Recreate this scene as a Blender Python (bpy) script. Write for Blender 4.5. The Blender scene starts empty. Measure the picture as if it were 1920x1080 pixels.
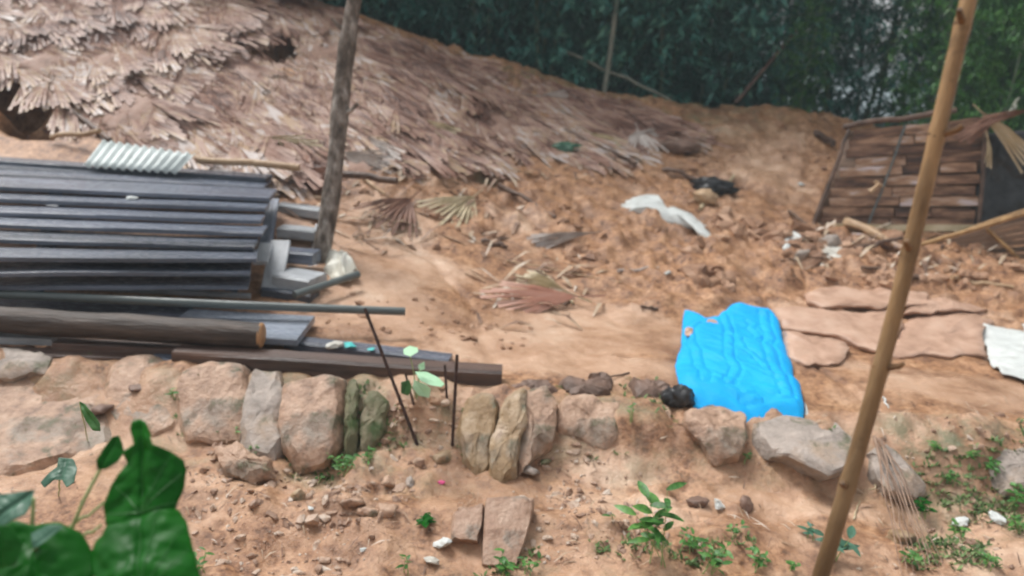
import bpy, bmesh, math, random
import numpy as np
from mathutils import Vector, Matrix

random.seed(7); np.random.seed(7)
S = bpy.context.scene
COL = S.collection

# ------------------------------------------------------------------ camera
CH, PITCH, ROLL, FPX = 2.4, math.radians(15.5), math.radians(4.0), 1507.0
_f = Vector((0, math.cos(PITCH), -math.sin(PITCH)))
_r0 = Vector((1, 0, 0)); _u0 = Vector((0, math.sin(PITCH), math.cos(PITCH)))
_r = _r0*math.cos(ROLL) + _u0*math.sin(ROLL)
_u = _u0*math.cos(ROLL) - _r0*math.sin(ROLL)
CAMP = Vector((0, 0, CH))
cd = bpy.data.cameras.new('camera'); cam = bpy.data.objects.new('camera', cd); COL.objects.link(cam)
cam.matrix_world = Matrix(((_r.x, _u.x, -_f.x, 0), (_r.y, _u.y, -_f.y, 0), (_r.z, _u.z, -_f.z, CH), (0, 0, 0, 1)))
cd.sensor_width = 36; cd.lens = 36*FPX/1920; cd.clip_start = .05; cd.clip_end = 9000
cd.dof.use_dof = True; cd.dof.focus_distance = 3.5; cd.dof.aperture_fstop = 1.3
S.camera = cam

# ------------------------------------------------------------------ world, sun, exposure
W = bpy.data.worlds.new('World'); S.world = W; W.use_nodes = True
wn = W.node_tree.nodes; wl = W.node_tree.links
sky = wn.new('ShaderNodeTexSky'); sky.sky_type = 'NISHITA'; sky.sun_disc = False
SUN_EL, SUN_AZ = math.radians(58), math.radians(-50)
sky.sun_elevation = SUN_EL; sky.sun_rotation = SUN_AZ
sky.air_density = 1.0; sky.dust_density = 4.0; sky.ozone_density = 1.0
hs = wn.new('ShaderNodeHueSaturation'); hs.inputs['Saturation'].default_value = .14
wl.new(sky.outputs[0], hs.inputs['Color']); wl.new(hs.outputs[0], wn['Background'].inputs[0])
wn['Background'].inputs[1].default_value = .125
sd = bpy.data.lights.new('sun', 'SUN'); sd.energy = 1.4; sd.angle = math.radians(18); sd.color = (1, .97, .93)
sun = bpy.data.objects.new('sun', sd); COL.objects.link(sun)
sdir = Vector((math.sin(SUN_AZ)*math.cos(SUN_EL), math.cos(SUN_AZ)*math.cos(SUN_EL), math.sin(SUN_EL)))
sun.rotation_euler = sdir.to_track_quat('Z', 'Y').to_euler()
S.view_settings.view_transform = 'Standard'; S.view_settings.look = 'None'
S.view_settings.gamma = 1; S.view_settings.exposure = 0.76
S.render.resolution_x = 1024; S.render.resolution_y = 576
S.cycles.filter_width = 1.9

# ------------------------------------------------------------------ pixel helpers (1920x1080 photo pixels)
def ray(px, py): return _f + _r*((px-960)/FPX) + _u*((540-py)/FPX)
def P(px, py, z): d = ray(px, py); return CAMP + d*((z-CH)/d.z)
def D(px, py, Y): d = ray(px, py); return CAMP + d*(Y/d.y)
def project(x, y, z):
    X, Y, Z = np.asarray(x), np.asarray(y), np.asarray(z)-CH
    w = X*_f.x + Y*_f.y + Z*_f.z
    return 960 + FPX*(X*_r.x+Y*_r.y+Z*_r.z)/w, 540 - FPX*(X*_u.x+Y*_u.y+Z*_u.z)/w

# ------------------------------------------------------------------ noise
def _h(i, j, k, s):
    M = 0xFFFFFFFF
    n = (i*374761393 + j*668265263 + k*1440662683 + s*1274126177) & M
    n = ((n ^ (n >> 13))*1274126177) & M
    n = (n ^ (n >> 16)) & M
    return n/4294967295.0
def vnoise(x, y, z=0., s=0):
    if np.ndim(z) == 0 and z == 0:
        x, y = np.broadcast_arrays(np.asarray(x, float), np.asarray(y, float))
        i, j = np.floor(x).astype(np.int64), np.floor(y).astype(np.int64)
        a, b = x-i, y-j; a, b = a*a*(3-2*a), b*b*(3-2*b)
        return ((1-a)*(1-b)*_h(i, j, 0, s) + a*(1-b)*_h(i+1, j, 0, s) + (1-a)*b*_h(i, j+1, 0, s) + a*b*_h(i+1, j+1, 0, s))*2-1
    x, y, z = np.broadcast_arrays(np.asarray(x, float), np.asarray(y, float), np.asarray(z, float))
    i, j, k = np.floor(x).astype(np.int64), np.floor(y).astype(np.int64), np.floor(z).astype(np.int64)
    a, b, c = x-i, y-j, z-k
    a, b, c = a*a*(3-2*a), b*b*(3-2*b), c*c*(3-2*c)
    r = 0
    for di in (0, 1):
        for dj in (0, 1):
            for dk in (0, 1):
                r = r + (a if di else 1-a)*(b if dj else 1-b)*(c if dk else 1-c)*_h(i+di, j+dj, k+dk, s)
    return r*2-1
def fbm(x, y, z=0., o=4, s=0, g=.5):
    r, a, f = 0, 1., 1.
    for q in range(o):
        r = r + a*vnoise(np.asarray(x)*f, np.asarray(y)*f, np.asarray(z)*f, s+q); a *= g; f *= 2.03
    return r
def sstep(a, b, x): t = np.clip((np.asarray(x, float)-a)/(b-a), 0, 1); return t*t*(3-2*t)

# ------------------------------------------------------------------ terrain shape
def crest(x): return np.interp(x, [-12, -5, -3.2, -.6, 1.4, 3, 5, 6.2, 10, 20], [3.8, 3.5, 3.12, 2.42, 2.06, 1.92, 1.95, 1.75, 1.7, 1.5])
def slope_z(x, y):
    """the slide itself, from the flat terrace at Y=6 up to the crest at Y=15"""
    p = 2.0 - .6*sstep(.8, -2.2, x)
    t = np.clip((y-6)/9, 0, None)
    z = crest(x)*np.minimum(t, 1)**p
    return z
def base_z(x, y):
    x, y = np.asarray(x, float), np.asarray(y, float)
    z = slope_z(x, y)
    back = np.clip(y-15.3, 0, None)
    z = z - np.minimum(back*.34, 16) - sstep(60, 400, back)*10
    z = z - .24*sstep(5.75, 5.0, y) - .18*sstep(5.0, 3.6, y)
    z = z + 1.2*sstep(2.35, 1.35, y)
    return z
BERM = 0   # mud banked up round the edge stones
HOLES = []   # (x, y, rx, ry, depth)
def rubble(x, y):
    """how broken the soil is, 0 smooth silt .. 1 clods"""
    r = sstep(7.5, 8.6, y)*sstep(-.2, 2.0, x)*sstep(11.8, 10.2, y)
    r = np.maximum(r, .55*sstep(9, 10.5, y)*sstep(-2.5, -1, x))
    r = np.maximum(r, .4*sstep(5.5, 5.0, y)*sstep(2.6, 3.2, y))
    return np.clip(r + .35*fbm(x*.9, y*.9, 0, 2, 31), 0.06, 1)
def ground_z(x, y):
    x, y = np.asarray(x, float), np.asarray(y, float)
    z = base_z(x, y)
    near = sstep(40, 18, np.hypot(x, y))
    r = rubble(x, y)
    z = z + near*(.05*fbm(x*.8, y*.8, 0, 3, 3) + r*.06*fbm(x*3.2, y*3.2, 0, 4, 9, .62) + (.2+r)*.012*fbm(x*12, y*12, 0, 3, 15, .6))
    z = z + near*r*.09*np.clip(fbm(x*6.3, y*6.3, 0, 2, 77), 0, 1)
    # water-worn rills in the silt
    z = z - near*.03*sstep(.12, .0, np.abs(fbm(x*.7+y*.25, y*.35, 0, 3, 41)))*sstep(5.6, 6.2, y)
    if BERM:
        z = z + (.055 + .07*fbm(x*3.1, y*2.2, 0, 3, 57, .6))*sstep(5.2, 5.45, y)*sstep(5.78, 5.6, y) - (.1 + .05*fbm(x*2.3, y*2.3, 0, 3, 58))*sstep(4.4, 4.75, y)*sstep(5.3, 5.0, y)
    for hx, hy, rx, ry, dp in HOLES:
        d = ((x-hx)/rx)**2 + ((y-hy)/ry)**2
        z = z - dp*sstep(1.25, .35, d)
    return z
def G(px, py, lift=0.):
    d = ray(px, py); ts = TS_
    for _ in range(2):
        below = np.nonzero(CH + d.z*ts/d.y < ground_z(d.x*ts/d.y, ts)+lift)[0]
        if not len(below): return CAMP + d*(15.2/d.y)
        t = ts[below[0]]; ts = np.linspace(t-.16, t, 17)
    return CAMP + d*(t/d.y)
TS_ = np.arange(1.8, 17, .15)
def Gv(px, py):
    """many pixels at once -> (x, y, z) arrays on the ground"""
    px, py = np.asarray(px, float), np.asarray(py, float); A = (px-960)/FPX; B = (540-py)/FPX
    dx = _f.x+_r.x*A+_u.x*B; dy = _f.y+_r.y*A+_u.y*B; dz = _f.z+_r.z*A+_u.z*B
    T = np.arange(1.8, 17, .05)[None, :]; xx = (dx/dy)[:, None]*T
    hit = (CH + (dz/dy)[:, None]*T < base_z(xx, np.broadcast_to(T, xx.shape))).argmax(1)
    t = np.where(hit == 0, 15.2, T[0, hit]); x = dx/dy*t
    return x, t, ground_z(x, t)
def gz(x, y): return float(ground_z(x, y))
for (px, py, Y, rx, ry, dp) in ((15, 138, 12.2, 1.3, 1.7, 1.9), (130, 205, 10.75, .8, .7, 1.2), (915, 287, 11.2, .32, .3, .22),
                                (540, 85, 13.2, .5, .6, 1.1), (430, 318, 9.3, .5, .35, .35)):
    w = D(px, py, Y); HOLES.append((w.x, w.y, rx, ry, dp))

# ------------------------------------------------------------------ objects
def tag(o, label, cat, group=None, kind=None):
    o['label'] = label; o['category'] = cat
    if group: o['group'] = group
    if kind: o['kind'] = kind
    return o
def mk(name, V, F, m=None, parent=None, smooth=True):
    me = bpy.data.meshes.new(name)
    me.from_pydata([tuple(v) for v in V], [], [tuple(f) for f in F]); me.update()
    if smooth: me.polygons.foreach_set('use_smooth', [True]*len(me.polygons))
    o = bpy.data.objects.new(name, me); COL.objects.link(o)
    if m: me.materials.append(m)
    if parent: o.parent = parent
    return o
def empty(name, loc):
    o = bpy.data.objects.new(name, None); COL.objects.link(o); o.location = loc; o.empty_display_size = .1
    return o
def adopt(o, root):   # parent keeping world place (root has only a location)
    o.parent = root; o.matrix_parent_inverse = Matrix.Translation(-Vector(root.location))
    return o
def sharp(o, ang=35):
    me = o.data
    bm = bmesh.new(); bm.from_mesh(me)
    for e in bm.edges:
        if len(e.link_faces) == 2 and e.calc_face_angle(0) > math.radians(ang): e.smooth = False
    bm.to_mesh(me); bm.free()
    return o

# ------------------------------------------------------------------ materials
def nodes(m): m.use_nodes = True; return m.node_tree.nodes, m.node_tree.links
def ramp(n, stops):
    cr = n.new('ShaderNodeValToRGB'); e = cr.color_ramp.elements
    while len(e) < len(stops): e.new(.5)
    for k, (p, c) in enumerate(stops): e[k].position = p; e[k].color = (*c, 1)
    return cr
def mat(name, stops, scale=4., rough=.6, bump=.3, bscale=30., stretch=(1, 1, 1), rnd=.25, spec=.4, island=False, moss=None, trans=0, dist=.02, rvar=.2, coat=0., patchy=None):
    m = bpy.data.materials.new(name); n, l = nodes(m); b = n['Principled BSDF']
    tc = n.new('ShaderNodeTexCoord'); mp = n.new('ShaderNodeMapping'); mp.inputs['Scale'].default_value = stretch
    oi = n.new('ShaderNodeObjectInfo')
    l.new(tc.outputs['Object'], mp.inputs[0])
    off = n.new('ShaderNodeMath'); off.operation = 'MULTIPLY'; off.inputs[1].default_value = 37.
    l.new(oi.outputs['Random'], off.inputs[0])
    nt = n.new('ShaderNodeTexNoise'); nt.noise_dimensions = '4D'; nt.inputs['Scale'].default_value = scale; nt.inputs['Detail'].default_value = 6; nt.inputs['Roughness'].default_value = .62
    l.new(mp.outputs[0], nt.inputs['Vector']); l.new(off.outputs[0], nt.inputs['W'])
    cr = ramp(n, stops)
    # value = noise + rnd*(random-.5)
    rs = oi.outputs['Random']
    if island: rs = n.new('ShaderNodeNewGeometry').outputs['Random Per Island']
    ma = n.new('ShaderNodeMath'); ma.operation = 'MULTIPLY_ADD'; ma.inputs[1].default_value = rnd
    l.new(rs, ma.inputs[0])
    sb = n.new('ShaderNodeMath'); sb.operation = 'ADD'; sb.inputs[1].default_value = -rnd/2
    st = n.new('ShaderNodeMapRange'); st.inputs[1].default_value = .28; st.inputs[2].default_value = .72
    l.new(nt.outputs[0], st.inputs[0]); l.new(st.outputs[0], sb.inputs[0]); l.new(sb.outputs[0], ma.inputs[2]); l.new(ma.outputs[0], cr.inputs[0])
    if patchy:
        gp = n.new('ShaderNodeNewGeometry'); n5 = n.new('ShaderNodeTexNoise'); n5.inputs['Scale'].default_value = patchy[0]; n5.inputs['Detail'].default_value = 4
        l.new(gp.outputs['Position'], n5.inputs['Vector'])
        m5 = n.new('ShaderNodeMapRange'); m5.inputs[1].default_value = .32; m5.inputs[2].default_value = .68; m5.inputs[3].default_value = -patchy[1]; m5.inputs[4].default_value = patchy[1]
        a5 = n.new('ShaderNodeMath'); a5.operation = 'ADD'; l.new(n5.outputs[0], m5.inputs[0]); l.new(m5.outputs[0], a5.inputs[0]); l.new(ma.outputs[0], a5.inputs[1]); l.new(a5.outputs[0], cr.inputs[0])
    colout = cr.outputs[0]
    for moss in ([] if not moss else moss if isinstance(moss, list) else [moss]):
        n2 = n.new('ShaderNodeTexNoise'); n2.inputs['Scale'].default_value = moss[1]; n2.inputs['Detail'].default_value = 7; n2.inputs['Roughness'].default_value = .65
        l.new(tc.outputs['Object'], n2.inputs['Vector'])
        mr = n.new('ShaderNodeMapRange'); mr.inputs[1].default_value = moss[2]; mr.inputs[2].default_value = moss[2]+.13
        l.new(n2.outputs[0], mr.inputs[0])
        mx = n.new('ShaderNodeMixRGB'); mx.inputs[2].default_value = (*moss[0], 1)
        l.new(mr.outputs[0], mx.inputs[0]); l.new(colout, mx.inputs[1]); colout = mx.outputs[0]
    l.new(colout, b.inputs['Base Color'])
    nb = n.new('ShaderNodeTexNoise'); nb.inputs['Scale'].default_value = bscale; nb.inputs['Detail'].default_value = 5; nb.inputs['Roughness'].default_value = .6
    l.new(mp.outputs[0], nb.inputs['Vector'])
    bp = n.new('ShaderNodeBump'); bp.inputs['Strength'].default_value = bump; bp.inputs['Distance'].default_value = dist
    l.new(nb.outputs[0], bp.inputs['Height']); l.new(bp.outputs[0], b.inputs['Normal'])
    rr = n.new('ShaderNodeMapRange'); rr.inputs[3].default_value = max(.05, rough-rvar); rr.inputs[4].default_value = min(1, rough+rvar)
    l.new(nb.outputs[0], rr.inputs[0]); l.new(rr.outputs[0], b.inputs['Roughness'])
    b.inputs['Specular IOR Level'].default_value = spec
    if coat: b.inputs['Coat Weight'].default_value = coat; b.inputs['Coat Roughness'].default_value = .12
    if trans:
        tl = n.new('ShaderNodeBsdfTranslucent'); l.new(colout, tl.inputs[0])
        ms = n.new('ShaderNodeMixShader'); ms.inputs[0].default_value = trans
        l.new(b.outputs[0], ms.inputs[1]); l.new(tl.outputs[0], ms.inputs[2]); l.new(ms.outputs[0], n['Material Output'].inputs[0])
    return m

M = {}
M['plank'] = mat('wet_dark_timber', [(0, (.028, .034, .046)), (.5, (.08, .096, .13)), (1, (.165, .19, .25))], 3, .26, .35, 26, (.35, 6, 6), .5, .7, rvar=.1)  # the sky's blue sheen is tinted into the timber colour
M['plank_pale'] = mat('wet_pale_timber', [(0, (.2, .21, .22)), (.5, (.36, .38, .4)), (1, (.5, .53, .55))], 3, .4, .3, 26, (1, 3, 3), .6, .5)
M['board_blue'] = mat('wet_blue_grey_board', [(0, (.13, .15, .18)), (.5, (.22, .25, .3)), (1, (.32, .36, .43))], 3, .28, .25, 26, (.5, 4, 4), .3, .5)
M['beam'] = mat('wet_brown_timber', [(0, (.03, .018, .015)), (.5, (.1, .06, .046)), (1, (.22, .125, .08))], 2.5, .36, .4, 24, (.4, 6, 6), .4, .5, rvar=.12)
M['log'] = mat('bark_wet', [(0, (.016, .011, .009)), (.45, (.055, .04, .032)), (1, (.16, .12, .095))], 3.5, .45, .8, 18, (.4, 3, 3), .2, .4)
M['cut'] = mat('cut_wood', [(0, (.26, .12, .05)), (1, (.52, .3, .14))], 12, .6, .3, 40)
M['pipe'] = mat('grey_pipe', [(0, (.05, .06, .06)), (1, (.13, .155, .15))], 3, .35, .1, 40, (.3, 1, 1), .2, .5)
M['bark'] = mat('lichen_bark', [(0, (.03, .022, .017)), (.4, (.12, .095, .075)), (.66, (.25, .215, .185)), (1, (.5, .48, .44))], 13, .7, .9, 14, (1, 1, .45), .1, .3, dist=.04)
M['bamboo'] = mat('dry_bamboo', [(0, (.11, .055, .018)), (.45, (.33, .185, .07)), (1, (.52, .33, .15))], 2.2, .45, .3, 24, (5, 5, .7), .15, .35, moss=((.07, .04, .015), 5.5, .55))
def dark_foot(m, z0, z1, col):  # darkens the colour towards the foot, with a noisy edge
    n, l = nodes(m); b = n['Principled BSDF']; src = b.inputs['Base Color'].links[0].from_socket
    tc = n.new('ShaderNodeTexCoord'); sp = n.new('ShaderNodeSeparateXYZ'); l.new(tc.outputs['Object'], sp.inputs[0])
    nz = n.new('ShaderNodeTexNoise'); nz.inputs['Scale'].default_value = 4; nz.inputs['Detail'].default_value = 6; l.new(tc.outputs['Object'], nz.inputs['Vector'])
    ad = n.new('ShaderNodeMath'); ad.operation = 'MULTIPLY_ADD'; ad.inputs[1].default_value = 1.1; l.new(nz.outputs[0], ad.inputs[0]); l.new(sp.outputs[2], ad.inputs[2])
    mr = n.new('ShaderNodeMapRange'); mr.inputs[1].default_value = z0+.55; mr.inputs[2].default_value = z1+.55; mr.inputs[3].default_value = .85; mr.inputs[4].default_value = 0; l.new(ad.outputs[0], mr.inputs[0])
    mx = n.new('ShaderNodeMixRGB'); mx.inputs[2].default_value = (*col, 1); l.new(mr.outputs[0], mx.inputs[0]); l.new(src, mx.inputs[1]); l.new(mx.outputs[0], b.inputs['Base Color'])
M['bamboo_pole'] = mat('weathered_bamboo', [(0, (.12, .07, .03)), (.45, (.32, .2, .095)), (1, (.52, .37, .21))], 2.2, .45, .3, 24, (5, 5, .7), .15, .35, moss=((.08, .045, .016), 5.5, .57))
dark_foot(M['bamboo_pole'], 1.0, 2.3, (.06, .034, .013))
M['bamboo_dark'] = mat('bamboo_node', [(0, (.05, .03, .015)), (.6, (.16, .085, .035)), (1, (.3, .17, .08))], 30, .6, .4, 30)
M['stone_mud'] = mat('mud_coated_stone', [(0, (.14, .085, .055)), (.35, (.34, .215, .145)), (.6, (.44, .29, .2)), (1, (.56, .41, .31))], 8, .48, .9, 26, rnd=.2, moss=[((.3, .25, .2), 2.3, .5), ((.13, .078, .045), 3.4, .52), ((.1, .1, .052), 7, .55)])
M['stone_yellow'] = mat('yellow_stone', [(0, (.12, .065, .03)), (.4, (.28, .185, .095)), (.7, (.38, .28, .18)), (1, (.48, .37, .28))], 6, .55, .9, 24, rnd=.2, moss=[((.3, .25, .19), 2.6, .54), ((.1, .075, .04), 3.4, .55), ((.16, .165, .11), 8, .57)])
M['stone_grey'] = mat('grey_stone', [(0, (.17, .14, .115)), (.5, (.31, .265, .23)), (1, (.44, .37, .32))], 7, .6, .8, 26, rnd=.2, moss=[((.36, .27, .2), 2.4, .52), ((.12, .12, .07), 5.5, .57)])
M['stone_moss'] = mat('mossy_stone', [(0, (.05, .06, .02)), (.5, (.14, .13, .07)), (1, (.28, .23, .16))], 5, .7, .7, 25, rnd=.2, moss=((.05, .09, .025), 5, .5))
M['stone_dark'] = mat('dark_clod', [(0, (.09, .055, .04)), (1, (.24, .15, .11))], 5, .55, .6, 22)
M['mudplate'] = mat('pale_mud_plate', [(0, (.3, .175, .115)), (.5, (.47, .3, .215)), (1, (.57, .4, .3))], 4.5, .45, .35, 18, rnd=.15)
M['clod'] = mat('soil_clod', [(0, (.17, .085, .048)), (.5, (.32, .18, .105)), (1, (.46, .29, .19))], 4, .6, .6, 25, rnd=.5, island=True)
M['pebble'] = mat('pebbles', [(0, (.22, .13, .085)), (.5, (.36, .24, .17)), (.8, (.45, .34, .26)), (1, (.5, .42, .35))], 6, .5, .5, 30, rnd=.9, island=True)
M['tarp'] = mat('blue_plastic', [(0, (.006, .37, .8)), (1, (.012, .47, .95))], 3, .6, .25, 22, rnd=.1, spec=.2, trans=.12, dist=.01)
M['white_cloth'] = mat('white_sack', [(0, (.42, .43, .4)), (.4, (.6, .63, .61)), (1, (.72, .75, .73))], 6, .6, .2, 60, rnd=.2, trans=.15)
M['sack'] = mat('cream_sack', [(0, (.5, .46, .34)), (.4, (.72, .7, .6)), (1, (.85, .86, .8))], 5, .6, .3, 40, rnd=.2, trans=.1)
M['grey_cloth'] = mat('dirty_sack', [(0, (.3, .27, .22)), (1, (.6, .6, .55))], 6, .6, .3, 40, rnd=.2)
M['black_plastic_and_shade'] = mat('black_plastic_and_shade', [(0, (.008, .008, .009)), (1, (.035, .035, .037))], 9, .35, .2, 30)  # also blackens the sheet that stands for shade in the hut opening
M['rust'] = mat('rusty_iron', [(0, (.02, .012, .01)), (1, (.085, .04, .03))], 20, .7, .4, 60)
M['sheet'] = mat('galvanised_sheet', [(0, (.42, .47, .46)), (1, (.66, .72, .71))], 5, .4, .1, 30)
TH = [(0, (.095, .042, .028)), (.25, (.185, .09, .06)), (.45, (.275, .152, .108)), (.62, (.36, .235, .185)), (.75, (.4, .27, .15)), (.86, (.42, .32, .275)), (1, (.5, .44, .41))]
M['thatch'] = mat('palm_thatch', TH, 2, .5, .2, 30, (1, 5, 1), .55, .4, patchy=(1.0, .34))
M['thatch_i'] = mat('palm_thatch_mass', TH, 2, .5, .2, 30, (1, 5, 1), .55, .4, island=True, patchy=(1.0, .34))
M['thatch_base'] = mat('thatch_mat', [(0, (.13, .07, .045)), (.5, (.27, .16, .115)), (1, (.38, .27, .22))], 5, .7, .6, 22, (1, .4, 1), .1)
M['frond_red'] = mat('reddish_frond', [(0, (.42, .2, .14)), (.5, (.58, .34, .26)), (1, (.66, .44, .35))], 3, .55, .2, 30, (1, 5, 1), .2)
M['frond_pale'] = mat('straw_frond', [(0, (.25, .19, .1)), (.5, (.46, .38, .24)), (1, (.58, .5, .36))], 3, .55, .2, 30, (1, 5, 1), .3)
M['frond_grey'] = mat('grey_frond', [(0, (.27, .21, .18)), (.5, (.44, .38, .34)), (1, (.6, .56, .52))], 3, .55, .2, 30, (1, 5, 1), .3)
M['frond_brown'] = mat('brown_frond', [(0, (.1, .05, .035)), (.5, (.24, .125, .085)), (1, (.36, .22, .16))], 3, .55, .2, 30, (1, 5, 1), .3)
M['shred'] = mat('leaf_shred', [(0, (.1, .055, .035)), (.4, (.24, .14, .09)), (.7, (.4, .3, .2)), (1, (.58, .5, .42))], 4, .6, .2, 30, rnd=.95, island=True)
M['stalk'] = mat('dry_stalk', [(0, (.12, .07, .045)), (.5, (.25, .16, .11)), (1, (.38, .27, .2))], 6, .6, .3, 30, rnd=.5)
M['stick'] = mat('wet_stick', [(0, (.035, .02, .014)), (.5, (.11, .065, .045)), (1, (.2, .13, .09))], 6, .5, .4, 30, (1, 1, 1), .4)
M['stick_pale'] = mat('pale_stick', [(0, (.28, .17, .09)), (1, (.55, .39, .24))], 6, .5, .3, 30, rnd=.3)
M['slat'] = mat('hut_board', [(0, (.035, .018, .012)), (.25, (.11, .052, .03)), (.5, (.22, .12, .07)), (.72, (.34, .2, .12)), (.88, (.4, .29, .22)), (1, (.5, .42, .42))], 3.5, .5, .5, 22, (.8, 4, 4), .7, .4)
M['panel'] = mat('thatch_panel_strip', [(0, (.06, .035, .02)), (.5, (.15, .085, .05)), (1, (.26, .16, .1))], 3, .6, .4, 25, (.6, 5, 5), .6)
M['leaf_dark'] = mat('glossy_leaf', [(0, (.002, .055, .002)), (.6, (.004, .095, .004)), (1, (.012, .14, .008))], 4, .4, .05, 14, rnd=.3, spec=.16, trans=.2)
M['leaf_teal'] = mat('bluish_leaf', [(0, (.03, .11, .06)), (1, (.07, .19, .12))], 4, .45, .12, 14, rnd=.2, spec=.6, trans=.2)
M['leaf'] = mat('weed_leaf', [(0, (.03, .11, .02)), (.5, (.07, .22, .045)), (1, (.14, .33, .07))], 6, .4, .1, 20, rnd=.7, trans=.3)
M['leaf_pale'] = mat('seedling_leaf', [(0, (.42, .7, .45)), (1, (.62, .88, .64))], 4, .4, .1, 20, rnd=.4, trans=.3)
M['vein'] = mat('leaf_vein', [(0, (.02, .12, .018)), (1, (.04, .17, .035))], 10, .5, .1, 30)
M['stem'] = mat('green_stem', [(0, (.16, .25, .08)), (1, (.34, .42, .18))], 10, .5, .1, 30)
M['moss'] = mat('moss_tuft', [(0, (.05, .1, .025)), (.5, (.1, .18, .05)), (1, (.2, .28, .1))], 6, .6, .1, 20, rnd=.9, island=True, trans=.2)
M['bleaf'] = mat('bamboo_foliage', [(0, (.018, .095, .082)), (.5, (.045, .18, .15)), (.85, (.09, .27, .205)), (1, (.18, .4, .27))], .35, .42, .05, 20, rnd=.8, island=True, trans=.25, spec=.5)  # teal carries some of the bluish haze in the leaf colour
M['bleaf2'] = mat('green_foliage', [(0, (.018, .08, .035)), (.5, (.045, .16, .06)), (1, (.11, .3, .1))], .7, .42, .05, 20, rnd=.8, island=True, trans=.3, spec=.5)
M['leaf_shrub'] = mat('shrub_leaf', [(0, (.02, .085, .02)), (.5, (.05, .17, .04)), (1, (.12, .3, .07))], .7, .45, .05, 20, rnd=.8, island=True, trans=.3, spec=.4)
M['culm'] = mat('green_culm', [(0, (.06, .1, .065)), (1, (.19, .25, .16))], 4, .4, .1, 30, rnd=.4)
M['culm_pale'] = mat('pale_culm', [(0, (.12, .13, .1)), (1, (.3, .31, .25))], 4, .5, .1, 30, rnd=.2)
M['pink'] = mat('pink_petal', [(0, (.6, .06, .2)), (1, (.75, .12, .3))], 4, .5)
M['teal'] = mat('teal_print', [(0, (.02, .35, .36)), (1, (.1, .55, .52))], 14, .4)
M['brick'] = mat('muddy_brick', [(0, (.2, .11, .07)), (.5, (.33, .21, .145)), (1, (.45, .32, .24))], 9, .55, .8, 30, rnd=.2, moss=[((.2, .19, .16), 4, .55), ((.14, .08, .05), 7, .57)])

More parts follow.
